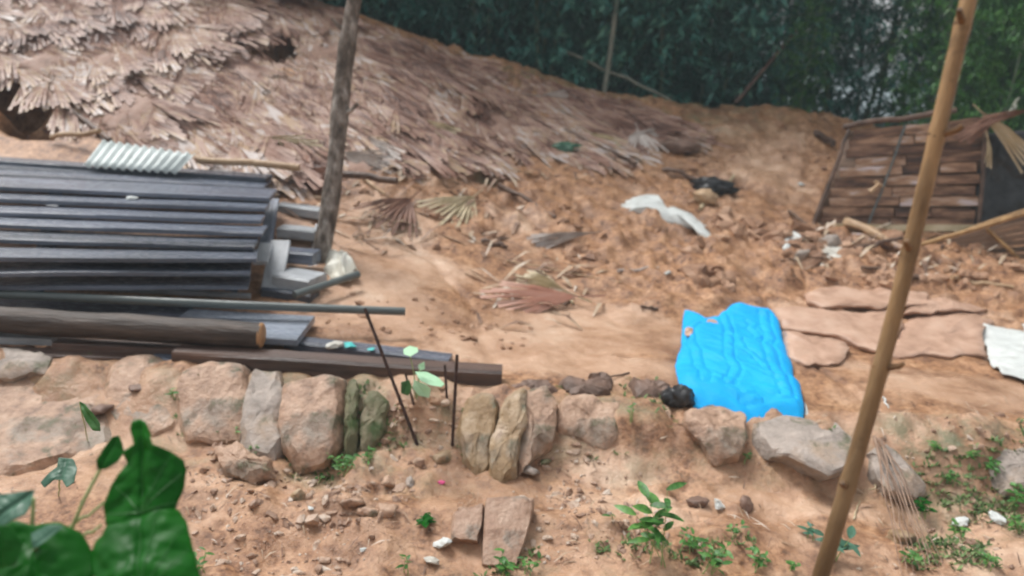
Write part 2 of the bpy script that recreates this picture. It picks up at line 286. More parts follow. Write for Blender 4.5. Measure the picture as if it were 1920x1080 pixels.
# ground material: silt and broken soil, split by a vertex attribute that follows where the silt has settled
def ground_mat():
    m = bpy.data.materials.new('red_soil'); n, l = nodes(m); b = n['Principled BSDF']
    tc = n.new('ShaderNodeTexCoord')
    def noise(s, d=6, r=.6):
        t = n.new('ShaderNodeTexNoise'); t.inputs['Scale'].default_value = s; t.inputs['Detail'].default_value = d; t.inputs['Roughness'].default_value = r
        l.new(tc.outputs['Object'], t.inputs['Vector']); return t
    at = n.new('ShaderNodeAttribute'); at.attribute_name = 'silt'
    n1, n2, n3, n4 = noise(1.1), noise(5.5, 8, .68), noise(26, 6, .65), noise(90, 4)
    rough_c = ramp(n, [(.06, (.085, .035, .016)), (.34, (.25, .12, .058)), (.58, (.39, .205, .104)), (.88, (.53, .315, .18))])
    silt_c = ramp(n, [(.1, (.25, .13, .072)), (.35, (.42, .25, .152)), (.6, (.54, .345, .228)), (.88, (.62, .44, .315))])
    mixn = n.new('ShaderNodeMath'); mixn.operation = 'MULTIPLY_ADD'; mixn.inputs[1].default_value = .5
    hf = n.new('ShaderNodeMath'); hf.operation = 'MULTIPLY'; hf.inputs[1].default_value = .5
    l.new(n3.outputs[0], hf.inputs[0]); l.new(n2.outputs[0], mixn.inputs[0]); l.new(hf.outputs[0], mixn.inputs[2])
    mr = n.new('ShaderNodeMapRange'); mr.inputs[1].default_value = .36; mr.inputs[2].default_value = .64
    l.new(mixn.outputs[0], mr.inputs[0])
    l.new(mr.outputs[0], rough_c.inputs[0])
    m1 = n.new('ShaderNodeMath'); m1.operation = 'MULTIPLY_ADD'; m1.inputs[1].default_value = .7
    h1 = n.new('ShaderNodeMath'); h1.operation = 'MULTIPLY'; h1.inputs[1].default_value = .3
    l.new(n2.outputs[0], h1.inputs[0]); l.new(n1.outputs[0], m1.inputs[0]); l.new(h1.outputs[0], m1.inputs[2])
    mrs = n.new('ShaderNodeMapRange'); mrs.inputs[1].default_value = .33; mrs.inputs[2].default_value = .67
    l.new(m1.outputs[0], mrs.inputs[0]); l.new(mrs.outputs[0], silt_c.inputs[0])
    # ragged edge between the two
    ad = n.new('ShaderNodeMath'); ad.operation = 'MULTIPLY_ADD'; ad.inputs[1].default_value = .9
    sb = n.new('ShaderNodeMath'); sb.operation = 'SUBTRACT'; sb.inputs[1].default_value = .45
    l.new(at.outputs['Fac'], sb.inputs[0]); l.new(n2.outputs[0], ad.inputs[0]); l.new(sb.outputs[0], ad.inputs[2])
    mr2 = n.new('ShaderNodeMapRange'); mr2.inputs[1].default_value = .3; mr2.inputs[2].default_value = .7
    l.new(ad.outputs[0], mr2.inputs[0])
    mx = n.new('ShaderNodeMixRGB'); l.new(mr2.outputs[0], mx.inputs[0]); l.new(rough_c.outputs[0], mx.inputs[1]); l.new(silt_c.outputs[0], mx.inputs[2])
    # green film of algae and tiny weeds
    ag = n.new('ShaderNodeAttribute'); ag.attribute_name = 'green'
    ng = noise(3.5, 8, .7)
    mg = n.new('ShaderNodeMath'); mg.operation = 'MULTIPLY'; l.new(ag.outputs['Fac'], mg.inputs[0])
    mrg = n.new('ShaderNodeMapRange'); mrg.inputs[1].default_value = .45; mrg.inputs[2].default_value = .62; l.new(ng.outputs[0], mrg.inputs[0]); l.new(mrg.outputs[0], mg.inputs[1])
    mx2 = n.new('ShaderNodeMixRGB'); mx2.inputs[2].default_value = (.17, .18, .1, 1); l.new(mg.outputs[0], mx2.inputs[0]); l.new(mx.outputs[0], mx2.inputs[1])
    nd = noise(1.9, 7, .7); mrd = n.new('ShaderNodeMapRange'); mrd.inputs[1].default_value = .48; mrd.inputs[2].default_value = .66; mrd.inputs[4].default_value = .75
    l.new(nd.outputs[0], mrd.inputs[0]); mxd = n.new('ShaderNodeMixRGB'); mxd.inputs[2].default_value = (.17, .09, .055, 1); iv = n.new('ShaderNodeMath'); iv.operation = 'MULTIPLY_ADD'; iv.inputs[1].default_value = -.85; iv.inputs[2].default_value = 1; l.new(mr2.outputs[0], iv.inputs[0]); dm = n.new('ShaderNodeMath'); dm.operation = 'MULTIPLY'; l.new(mrd.outputs[0], dm.inputs[0]); l.new(iv.outputs[0], dm.inputs[1]); l.new(dm.outputs[0], mxd.inputs[0]); l.new(mx2.outputs[0], mxd.inputs[1]); mx2 = mxd
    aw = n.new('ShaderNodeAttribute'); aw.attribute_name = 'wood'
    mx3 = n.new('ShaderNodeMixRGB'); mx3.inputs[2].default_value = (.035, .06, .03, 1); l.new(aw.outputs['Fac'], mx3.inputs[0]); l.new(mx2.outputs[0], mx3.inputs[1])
    l.new(mx3.outputs[0], b.inputs['Base Color'])
    bp = n.new('ShaderNodeBump'); bp.inputs['Strength'].default_value = .55; bp.inputs['Distance'].default_value = .03
    bh = n.new('ShaderNodeMath'); bh.operation = 'MULTIPLY_ADD'; bh.inputs[1].default_value = .35; l.new(n4.outputs[0], bh.inputs[0]); l.new(n3.outputs[0], bh.inputs[2])
    l.new(bh.outputs[0], bp.inputs['Height']); l.new(bp.outputs[0], b.inputs['Normal'])
    rr = n.new('ShaderNodeMapRange'); rr.inputs[3].default_value = .42; rr.inputs[4].default_value = .22; l.new(mr2.outputs[0], rr.inputs[0]); l.new(rr.outputs[0], b.inputs['Roughness'])
    b.inputs['Specular IOR Level'].default_value = .4
    return m
M['ground'] = ground_mat()

# ------------------------------------------------------------------ ground sheet
def axis(parts, far):
    a = [parts[0][0]]
    for lo, hi, s in parts:
        a += list(np.arange(lo+s, hi+s*.5, s))
    v, s = a[-1], parts[-1][2]; up = []
    while v < far: s *= 1.28; v += s; up.append(v)
    v, s = a[0], parts[0][2]; dn = []
    while v > -far: s *= 1.28; v -= s; dn.append(v)
    return np.array(dn[::-1] + a + up)
# stones of the terrace edge: photo outline of the top face, thickness, lift, label, facing
ST = [
 ('mud', [(-60, 700), (60, 690), (140, 720), (190, 745), (200, 830), (150, 880), (60, 905), (-60, 910)], .2, -.035, 'broad mud-coated slab of stone at the left edge, above the big leaves', (0, -.3, .95)),
 ('grey', [(-40, 660), (40, 655), (95, 668), (85, 695), (20, 705), (-40, 700)], .16, .06, 'small pale stone tucked under the timber at the far left', (0, -.3, .95)),
 ('mud', [(110, 690), (170, 660), (190, 690), (165, 745), (150, 790), (115, 785), (105, 735)], .14, .0, 'narrow muddy stone standing left of the small narrow green leaf', (0, -.5, .85)),
 ('mud', [(200, 690), (240, 668), (290, 665), (330, 685), (335, 740), (325, 800), (270, 830), (210, 800), (185, 750)], .2, -.02, 'rounded mud-covered stone left of the first upright block', (0, -.5, .85)),
 ('mud', [(345, 690), (380, 678), (440, 682), (468, 700), (465, 770), (445, 822), (400, 832), (345, 822), (335, 760)], .22, .07, 'upright squarish muddy stone block below the log end', (0, -.5, .85)),
 ('grey', [(470, 700), (520, 695), (530, 740), (522, 790), (530, 840), (500, 875), (470, 870), (450, 830), (460, 760)], .2, .06, 'grey weathered stone wedged between two muddy blocks', (0, -.5, .85)),
 ('mud', [(528, 712), (590, 698), (640, 706), (648, 760), (640, 820), (600, 862), (550, 872), (526, 830), (522, 770)], .26, .14, 'largest muddy stone block, with dark overhung base and weeds beside it', (0, -.5, .85)),
 ('moss', [(652, 712), (672, 712), (672, 770), (668, 830), (650, 850), (644, 800)], .24, .14, 'thin upright mossy stone beside the largest muddy block', (0, -.55, .8)),
 ('moss', [(690, 735), (728, 745), (722, 790), (705, 830), (682, 850), (676, 800)], .2, .09, 'leaning mossy stone left of the long rusty rod', (0, -.55, .8)),
 ('yellow', [(875, 748), (905, 738), (935, 742), (928, 800), (918, 870), (895, 895), (870, 850), (862, 795)], .2, .12, 'dark-sided upright stone right beside the two short rods', (0, -.55, .8)),
 ('yellow', [(945, 738), (985, 728), (990, 760), (975, 830), (962, 905), (935, 922), (920, 900), (925, 820)], .2, .14, 'tall ochre upright stone, its foot above the bricks', (0, -.55, .8)),
 ('mud', [(985, 735), (1025, 730), (1042, 760), (1038, 830), (1000, 850), (978, 880), (975, 820)], .18, .11, 'pale muddy stone leaning on the tall ochre one', (0, -.5, .85)),
 ('mud', [(1045, 752), (1095, 745), (1160, 752), (1170, 800), (1155, 838), (1110, 835), (1085, 820), (1050, 815)], .16, .05, 'half-buried brown stone right of the tall upright pair', (0, -.5, .85)),
 ('mud', [(1190, 762), (1240, 755), (1262, 775), (1255, 820), (1215, 830), (1188, 805)], .14, .03, 'small half-buried stone left of the black plastic bag', (0, -.5, .85)),
 ('mud', [(1290, 770), (1340, 762), (1390, 772), (1400, 820), (1388, 852), (1345, 862), (1318, 825), (1285, 790)], .24, .12, 'angular brown stone below the front edge of the blue sheet', (0, -.45, .9)),
 ('grey', [(1415, 788), (1480, 782), (1560, 790), (1600, 815), (1612, 850), (1590, 872), (1550, 885), (1480, 850), (1418, 838)], .14, .1, 'large flat grey stone slab under the sheet corner', (0, -.25, 1)),
 ('grey', [(1630, 850), (1660, 835), (1712, 870), (1735, 905), (1715, 930), (1670, 920), (1640, 890)], .14, .04, 'grey stone behind the dry palm stalks right of the bamboo pole', (0, -.35, .95)),
 ('grey', [(1850, 850), (1900, 835), (1960, 850), (1960, 920), (1890, 920), (1855, 890)], .16, .05, 'greenish boulder half in view at the right edge', (0, -.35, .95)),
 ('dark', [(1050, 715), (1080, 708), (1125, 712), (1150, 735), (1120, 745), (1070, 742)], .1, .06, 'dark brown clod on the terrace edge beyond the ochre stones', (0, -.3, .95)),
 ('dark', [(1105, 705), (1130, 700), (1152, 712), (1150, 732), (1125, 725)], .1, .05, 'smaller dark clod leaning behind its neighbour on the terrace edge', (0, -.3, .95)),
 ('dark', [(950, 722), (1000, 715), (1045, 722), (1048, 738), (1000, 742), (955, 738)], .08, .03, 'flat dark clod right behind the tall ochre stone', (0, -.3, .95)),
 ('dark', [(1180, 712), (1232, 714), (1258, 728), (1250, 750), (1195, 748)], .1, .04, 'flat brown clod touching the black plastic bag', (0, -.3, .95)),
 ('mud', [(400, 838), (450, 835), (500, 860), (505, 890), (470, 905), (420, 880)], .12, .04, 'low muddy stone at the foot of the grey weathered stone', (0, -.4, .9)),
 ('brick', [(915, 935), (985, 932), (1000, 945), (985, 1000), (968, 1058), (905, 1055), (900, 1000)], .2, .1, 'long muddy brick lying below the tall ochre stone', (0, -.45, .9)),
 ('brick', [(848, 962), (905, 945), (902, 975), (895, 1012), (845, 1008)], .2, .12, 'short tilted muddy brick left of the long one', (0, -.4, .9)),
]
STONE_AT = []
for kind, ol, th, lift, lab, nrm in ST:
    a = G(sum(p[0] for p in ol)/len(ol), sum(p[1] for p in ol)/len(ol)); a.z += lift; STONE_AT.append(a)
BERM = 1
gx = axis([(-9, -4, .075), (-4, 4, .034), (4, 9, .06)], 3500)
gy = axis([(1.0, 2.6, .08), (2.6, 9, .03), (9, 16.5, .06)], 3500)
XX, YY = np.meshgrid(gx, gy)
ZZ = ground_z(XX, YY)
SILT = []   # px, py, half width m, half depth m, weight
for px, py, a, b_, w in ((700, 480, .9, 1.0, 1.2), (740, 590, .8, .8, 1.15), (820, 300, .9, 1.3, .9), (760, 400, .8, 1.0, .7), (1000, 420, .8, .8, .55), (960, 650, 1.0, .6, 1.2), (1130, 620, 1.1, .7, 1.25),
                         (1120, 690, 1.1, .35, 1.1), (1020, 560, .7, .4, .8), (1240, 640, .5, .7, 1), (1560, 590, .8, .7, .8), (1780, 610, .9, .7, .8), (1660, 690, 1.2, .25, .6),
                         (1800, 730, 1.2, .5, .8), (60, 800, 1.1, .5, 1.3), (260, 780, .8, .45, 1.2), (420, 760, .6, .3, .8), (700, 760, .4, .3, .7), (1150, 880, .7, .22, .9), (1250, 950, .8, .25, .8),
                         (1400, 930, .5, .2, .8), (1560, 960, .6, .2, .8), (1440, 290, 1.4, 2.2, .6), (400, 900, .35, .15, .6), (1700, 930, .5, .3, .8),
                         (1880, 760, .8, .4, .8), (1600, 740, .6, .3, .5)):
    c = G(px, py); SILT.append((c.x, c.y, a, b_, w))
silt = np.full(XX.shape, .12)
for cx, cy, a, b_, w in SILT:
    silt = np.maximum(silt, w*np.exp(-1.1*(((XX-cx)/a)**2 + ((YY-cy)/b_)**2)))
silt = np.maximum(silt, .5*sstep(6.0, 5.6, YY)); silt = np.clip(silt + .24*fbm(XX*1.7, YY*1.7, 0, 3, 61), 0, 1)
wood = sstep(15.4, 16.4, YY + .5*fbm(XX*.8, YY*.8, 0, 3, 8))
green = np.zeros(XX.shape)
for px, py, a, b_, w in ((1780, 850, .8, .4, 1), (1880, 950, .6, .5, 1), (560, 790, 1.3, .5, 1), (1150, 780, 1.0, .4, .7), (1100, 1060, .8, .3, .5), (700, 880, .6, .3, .5), (1560, 880, .8, .25, .5),
                         (1050, 190, 1.8, 1.2, 1), (1300, 205, 1.5, .9, .8), (130, 720, .7, .3, .5)):
    c = G(px, py); green = np.maximum(green, w*np.exp(-(((XX-c.x)/a)**2 + ((YY-c.y)/b_)**2)))
ny, nx = XX.shape
V = np.stack([XX, YY, ZZ], -1).reshape(-1, 3)
idx = np.arange(ny*nx).reshape(ny, nx)
Q = np.stack([idx[:-1, :-1], idx[:-1, 1:], idx[1:, 1:], idx[1:, :-1]], -1).reshape(-1, 4)
def big_mesh(name, V, Q, m):
    me = bpy.data.meshes.new(name)
    me.vertices.add(len(V)); me.vertices.foreach_set('co', V.ravel().astype(np.float32))
    k = Q.shape[1]
    me.loops.add(Q.size); me.loops.foreach_set('vertex_index', Q.ravel().astype(np.int32))
    me.polygons.add(len(Q)); me.polygons.foreach_set('loop_start', np.arange(0, Q.size, k, dtype=np.int32))
    me.polygons.foreach_set('use_smooth', np.ones(len(Q), dtype=bool))
    me.update(calc_edges=True); me.validate()
    me.materials.append(m)
    o = bpy.data.objects.new(name, me); COL.objects.link(o)
    return o
ground = big_mesh('ground', V, Q, M['ground']); ground['kind'] = 'structure'
for nm, arr in (('silt', silt), ('green', green), ('wood', wood)):
    a_ = ground.data.attributes.new(nm, 'FLOAT', 'POINT'); a_.data.foreach_set('value', arr.ravel().astype(np.float32))

# ------------------------------------------------------------------ shape helpers
def resample(pts, n):
    pts = [Vector(p) for p in pts]; L = [0.]
    q = pts + [pts[0]]
    for a, b in zip(q[:-1], q[1:]): L.append(L[-1] + (b-a).length)
    out = []; j = 0
    for k in range(n):
        t = L[-1]*k/n
        while L[j+1] < t: j += 1
        out.append(q[j].lerp(q[j+1], (t-L[j])/max(1e-9, L[j+1]-L[j])))
    return out
def px_plane(outline, anchor, nrm):
    """photo outline laid on the plane of a real face at anchor"""
    nrm = Vector(nrm).normalized(); out = []
    for px, py in outline:
        d = ray(px, py); out.append(CAMP + d*((anchor-CAMP).dot(nrm)/d.dot(nrm)))
    return out
def slab(name, pts, nrm, thick, m, n=44, dome=.05, rough=.02, seed=0, parent=None, down=None, bev=.12, facets=0):
    """a lump whose top face has the outline pts: bevelled rim, domed top, sides going down by thick"""
    nrm = Vector(nrm).normalized(); dn = Vector(down).normalized() if down else -nrm
    R = resample(pts, n); c = sum(R, Vector())/n
    V = []; F = []
    size = sum((p-c).length for p in R)/n
    rings = [(1.0, -thick, 0), (1.05, -thick*.6, 0), (1.04, -thick*.25, 0), (1.0, -.0, -bev*.35), (1-bev*.5, 0, .3*dome), (.75, 0, .75*dome), (.5, 0, .95*dome), (.25, 0, dome)]
    for s, dd, up in rings:
        for p in R:
            V.append(c + (p-c)*s + dn*(-dd) + nrm*(up*(size if up < 0 else 1)))
    V.append(c + nrm*dome)
    a = np.array([tuple(v) for v in V]); q = a/max(size, .05)*1.6
    dx = fbm(q[:, 0], q[:, 1], q[:, 2], 4, seed*7+1, .55); dy = fbm(q[:, 0], q[:, 1], q[:, 2], 4, seed*7+2, .55); dz = fbm(q[:, 0], q[:, 1], q[:, 2], 4, seed*7+3, .55)
    a = a + np.stack([dx, dy, dz], -1)*rough
    if facets:
        rg_ = np.random.default_rng(seed+5); cc = a.mean(0)
        for _ in range(facets):
            nv = rg_.normal(0, 1, 3)*np.array([1, 1, .8]); nv[2] = abs(nv[2])*.9; nv[1] = -abs(nv[1]) if rg_.random() < .7 else nv[1]; nv /= np.linalg.norm(nv)
            pr = (a-cc) @ nv; dd = pr.max()*rg_.uniform(.8, .96); a = a - np.outer(np.clip(pr-dd, 0, None)*.9, nv)
    nr = len(rings)
    for k in range(nr-1):
        for i in range(n):
            j = (i+1) % n; F.append((k*n+i, k*n+j, (k+1)*n+j, (k+1)*n+i))
    for i in range(n): F.append(((nr-1)*n+i, (nr-1)*n+(i+1) % n, nr*n))
    F.append(tuple(range(n))[::-1])
    o_c = a.mean(0)
    o = mk(name, a-o_c, F, m, None)
    # outline direction decides the winding
    bm = bmesh.new(); bm.from_mesh(o.data); bmesh.ops.recalc_face_normals(bm, faces=bm.faces); bm.to_mesh(o.data); bm.free()
    o.location = o_c
    if parent:
        o.parent = parent; o.matrix_parent_inverse = Matrix.Translation(-Vector(parent.location))
    return o
def patch(name, pts, m, disp, n=64, nr=16, thick=.006, center=None, seed=0):
    """a thin flexible sheet with outline pts; disp(array of points)->array of offsets"""
    R = resample(pts, n); c = center or sum(R, Vector())/n
    V = [c]; F = []
    for k in range(1, nr+1):
        for p in R: V.append(c + (p-c)*(k/nr))
    a = np.array([tuple(v) for v in V]); patch.rr = np.concatenate([[0], np.repeat(np.arange(1, nr+1)/nr, n)]); a = a + disp(a)
    for i in range(n): F.append((0, 1+i, 1+(i+1) % n))
    for k in range(nr-1):
        b0 = 1+k*n; b1 = b0+n
        for i in range(n): j = (i+1) % n; F.append((b0+i, b1+i, b1+j, b0+j))
    oc = a.mean(0)
    o = mk(name, a-oc, F, m); o.location = oc
    if thick:
        md = o.modifiers.new('thickness', 'SOLIDIFY'); md.thickness = thick; md.offset = 0
    return o
def tube(name, pts, rad, m, n=12, seed=0, wob=0., parent=None, origin=None):
    pts = [Vector(p) for p in pts]; K = len(pts)
    if not hasattr(rad, '__len__'): rad = [rad]*K
    V = []; F = []; ref = None
    oc = Vector(origin) if origin is not None else pts[0]
    for k, p in enumerate(pts):
        t = (pts[min(k+1, K-1)] - pts[max(k-1, 0)]).normalized()
        if ref is None: ref = t.orthogonal().normalized()
        ref = (ref - t*ref.dot(t)).normalized(); bi = t.cross(ref)
        for i in range(n):
            an = 2*math.pi*i/n; r = rad[k]
            if wob: r *= 1 + wob*float(vnoise(math.cos(an)*1.5+seed, math.sin(an)*1.5, k*.6, seed))
            V.append(p - oc + (ref*math.cos(an) + bi*math.sin(an))*r)
    for k in range(K-1):
        for i in range(n): j = (i+1) % n; F.append((k*n+i, k*n+j, (k+1)*n+j, (k+1)*n+i))
    F.append(tuple(range(n))[::-1]); F.append(tuple((K-1)*n+i for i in range(n)))
    o = mk(name, V, F, m); o.location = oc
    sharp(o, 50)
    if parent: adopt(o, parent)
    return o
def line(a, b, k, sag=0., wob=0., seed=0):
    a, b = Vector(a), Vector(b); out = []
    for i in range(k+1):
        t = i/k; p = a.lerp(b, t); p.z -= sag*4*t*(1-t)
        if wob: p += Vector((float(vnoise(i*.7, 1, 0, seed)), float(vnoise(i*.7, 5, 0, seed)), float(vnoise(i*.7, 9, 0, seed))))*wob
        out.append(p)
    return out
def beam(name, p0, p1, w, t, m, side=(0, 1, 0), segs=6, warp=.006, seed=0, parent=None, ch=.12):
    """timber from p0 to p1; p0-p1 runs along the middle of its top face; w is across (towards side), t is down"""
    p0, p1 = Vector(p0), Vector(p1); ax = (p1-p0); L = ax.length; ax.normalize()
    sd_ = Vector(side); sd_ = (sd_ - ax*sd_.dot(ax)).normalized(); up = ax.cross(sd_)
    if up.z < 0: up = -up
    c = min(w, t)*ch; hw = w/2
    prof = [(-hw+c, 0), (hw-c, 0), (hw, -c), (hw, -t+c), (hw-c, -t), (-hw+c, -t), (-hw, -t+c), (-hw, -c)]
    V = []; F = []; n = 8
    for k in range(segs+1):
        u = k/segs
        for q, (s, z) in enumerate(prof):
            jit = Vector((0, 0, 0))
            if warp: jit = sd_*float(vnoise(u*3, q//4, seed, 5))*warp + up*float(vnoise(u*2.3, 7, seed, 6))*warp
            V.append(ax*(u*L) + sd_*s + up*z + jit)
    for k in range(segs):
        for i in range(n): j = (i+1) % n; F.append((k*n+i, k*n+j, (k+1)*n+j, (k+1)*n+i))
    F.append(tuple(range(n))[::-1]); F.append(tuple(segs*n+i for i in range(n)))
    rot = Matrix((ax, sd_, ax.cross(sd_))).transposed()      # local x along the grain
    inv = rot.transposed()
    o = mk(name, [inv @ v for v in V], F, m, smooth=False)
    bm = bmesh.new(); bm.from_mesh(o.data); bmesh.ops.recalc_face_normals(bm, faces=bm.faces); bm.to_mesh(o.data); bm.free()
    o.matrix_world = Matrix.Translation(p0) @ rot.to_4x4()
    if parent:
        o.parent = parent; o.matrix_parent_inverse = Matrix.Translation(-Vector(parent.location))
    return o

# ------------------------------------------------------------------ cracked plates of mud (pieces of the ground)
PL = [([(1516, 548), (1560, 533), (1610, 540), (1660, 538), (1735, 548), (1738, 572), (1690, 573), (1640, 580), (1590, 574), (1545, 573), (1522, 565)], .05),
      ([(1456, 576), (1500, 574), (1530, 580), (1600, 586), (1690, 580), (1688, 610), (1672, 645), (1650, 660), (1612, 648), (1575, 630), (1540, 624), (1480, 614)], .05),
      ([(1476, 622), (1530, 631), (1572, 640), (1596, 655), (1570, 682), (1540, 684), (1510, 689), (1478, 668)], .06),
      ([(1694, 606), (1720, 590), (1760, 588), (1840, 584), (1866, 600), (1842, 625), (1852, 668), (1810, 664), (1780, 671), (1735, 664), (1690, 672), (1664, 660), (1682, 640)], .06),
      ([(1745, 560), (1800, 566), (1850, 575), (1840, 581), (1760, 584), (1705, 586), (1702, 578)], .04)]
for k, (ol, th) in enumerate(PL):
    cx = sum(p[0] for p in ol)/len(ol); cy = sum(p[1] for p in ol)/len(ol)
    a = G(cx, cy); a.z += .055
    slab('mud_plate', px_plane(ol, a, (0, -.08, 1)), (0, -.08, 1), th+.1, M['mudplate'], 120, .006, .03, 200+k, parent=ground, down=(0, .85, -.6), bev=.03)

# ------------------------------------------------------------------ stones along the terrace edge
for k, (kind, ol, th, lift, lab, nrm) in enumerate(ST):
    a = STONE_AT[k]; cx_ = sum(p[0] for p in ol)/len(ol); cy_ = sum(p[1] for p in ol)/len(ol)
    box = kind == 'brick'
    o = slab('brick' if box else ('soil_clod' if kind == 'dark' else 'stone'), px_plane([(cx_+(x-cx_)*1.05, cy_+(y-cy_)*1.05) for x, y in ol], a, nrm), nrm, th+.06, M['brick' if box else 'stone_'+kind], 60, .008 if box else .035,
             .006 if box else .026, k, down=(0, .75, -.75) if kind in ('mud', 'grey', 'brick') else (0, .35, -1), bev=.04 if box else .09, facets=3 if box else 8)
    sharp(o, 24)
    tag(o, lab, 'brick' if box else ('clod' if kind == 'dark' else 'stone'), 'stones along the terrace edge' if not box else 'bricks below the edge')

# smaller stones one can point at
def ico(sub=1):
    bm = bmesh.new(); bmesh.ops.create_icosphere(bm, subdivisions=sub, radius=1)
    V = np.array([tuple(v.co) for v in bm.verts]); F = np.array([[v.index for v in f.verts] for f in bm.faces]); bm.free()
    return V, F
ICO1, ICO2 = ico(2), ico(3)
def lump(V, seed, amp=.35):
    rg_ = np.random.default_rng(seed); N = rg_.normal(0, 1, (10, 3)); N /= np.linalg.norm(N, axis=1)[:, None]; dd = rg_.uniform(.45, 1.0, 10)
    c_ = V @ N.T; r_ = np.where(c_ > .15, dd/np.maximum(c_, .15), 9).min(1).clip(.4, 1.3)
    d = r_*(1 + amp*.5*fbm(V[:, 0]*2+seed*3.1, V[:, 1]*2, V[:, 2]*2+seed, 2, seed))
    return V*d[:, None]
SM = [(1310, 945, 22, 'stone_dark', 'rounded brown stone just left of the white shard'), (1400, 945, 18, 'stone_dark', 'reddish pebble just right of the white shard'),
      (790, 700, 0, '', ''), (665, 940, 22, 'stone_mud', 'grey-brown cobble in the gravel below the weeds'), (560, 925, 16, 'stone_yellow', 'rusty yellow pebble left of the gravel patch'),
      (730, 905, 16, 'stone_mud', 'brown cobble left of the pink petal'), (770, 905, 14, 'stone_grey', 'dark pebble just left of the pink petal'),
      (690, 960, 18, 'stone_mud', 'pale flat pebble above the round dark leaf'), (720, 955, 20, 'stone_mud', 'tan cobble left of the round dark leaf'),
      (1690, 1010, 24, 'stone_yellow', 'brown stone beneath the dry palm stalks'), (1560, 460, 24, 'stone_grey', 'grey lump of stone at the foot of the hut wall'),
      (1500, 480, 18, 'stone_grey', 'greenish lump below the torn white scrap'), (830, 860, 20, 'stone_yellow', 'flat cobble at the foot of the two short rods'),
      (990, 880, 18, 'stone_grey', 'stone in the hollow right of the ochre stone'), (1020, 865, 14, 'stone_moss', 'small dark stone in the hollow beside the muddy face'),
      (60, 765, 10, 'stone_dark', 'rusty pebble stuck to the left muddy slab'), (195, 768, 16, 'stone_dark', 'dark brown clod beside the narrow green leaf'),
      (255, 728, 12, 'stone_dark', 'small dark chip on the rounded muddy stone')]
for k, (px, py, r, mt, lab) in enumerate(SM):
    if not r: continue
    g = G(px, py, .02); rr = r/FPX*(g-CAMP).length
    V_ = lump(ICO2[0], k+40)*np.array([rr, rr*.9, rr*.62])
    o = mk('stone', V_, ICO2[1], M[mt]); o.location = (g.x, g.y, gz(g.x, g.y)+rr*.25); o.rotation_euler.z = random.uniform(0, 6)
    tag(o, lab, 'stone', 'loose stones on the bank')

# ------------------------------------------------------------------ broken soil and gravel nobody could count
def scatter(name, boxes, m, label, cat, seed):
    rng = np.random.default_rng(seed); VV = []; FF = []; off = 0
    shapes = [[lump(I[0], 50+k, .5) for k in range(24)] for I in (ICO0, ICO1)]
    for (x0, y0, x1, y1, cnt, s0, s1) in boxes:
        X, Y, Z = Gv(rng.uniform(x0, x1, cnt), rng.uniform(y0, y1, cnt))
        keep = fbm(X*1.3, Y*1.3, 0, 3, 91) + rng.uniform(-.3, .3, cnt)
        for x, y, z, kp in zip(X, Y, Z, keep):
            if kp < -.1: continue
            s = s0 + (s1-s0)*rng.random()**3.5
            big = s > .035; V_ = shapes[big][int(rng.integers(24))]*np.array([s, s*rng.uniform(.5, 1), s*rng.uniform(.4, .8)])
            an = rng.uniform(0, 6.28); c, sn = math.cos(an), math.sin(an); tl = rng.uniform(-.6, .6); ct, st_ = math.cos(tl), math.sin(tl)
            V_ = np.stack([V_[:, 0]*ct-V_[:, 2]*st_, V_[:, 1], V_[:, 0]*st_+V_[:, 2]*ct], -1)
            VV.append(np.stack([V_[:, 0]*c-V_[:, 1]*sn, V_[:, 0]*sn+V_[:, 1]*c, V_[:, 2]], -1) + np.array([x, y, z-s*.08]))
            FF.append((ICO1 if big else ICO0)[1]+off); off += len(V_)
    o = big_mesh(name, np.concatenate(VV), np.concatenate(FF), m); tag(o, label, cat, kind='stuff')
    o.data.polygons.foreach_set('use_smooth', np.zeros(len(o.data.polygons), dtype=bool))
    return o
ICO0 = ico(1)
scatter('soil_rubble', [(1080, 430, 1560, 545, 620, .02, .2), (930, 430, 1100, 520, 70, .02, .1), (1300, 380, 1700, 540, 420, .02, .18), (1560, 470, 1900, 560, 220, .02, .16), (900, 330, 1330, 450, 90, .02, .1),
                        (640, 330, 960, 480, 110, .015, .08), (860, 540, 1000, 660, 70, .015, .06), (1250, 230, 1560, 380, 160, .02, .1), (560, 560, 860, 650, 60, .015, .06), (740, 745, 830, 800, 60, .012, .05)],
        M['clod'], 'broken red soil clods strewn over the slide', 'soil clods', 5)
scatter('gravel', [(560, 780, 880, 1000, 420, .008, .06), (360, 880, 700, 1080, 420, .006, .045), (960, 830, 1140, 940, 190, .008, .05), (980, 930, 1260, 1060, 240, .006, .04), (1160, 860, 1640, 1000, 90, .006, .025),
                   (1640, 760, 1920, 1080, 240, .008, .045), (330, 800, 760, 900, 160, .008, .05), (0, 840, 380, 1060, 70, .006, .02), (740, 740, 860, 860, 70, .008, .03), (1300, 960, 1700, 1080, 150, .006, .022)],
        M['pebble'], 'small gravel and crumbs of soil on the near bank', 'gravel', 6)

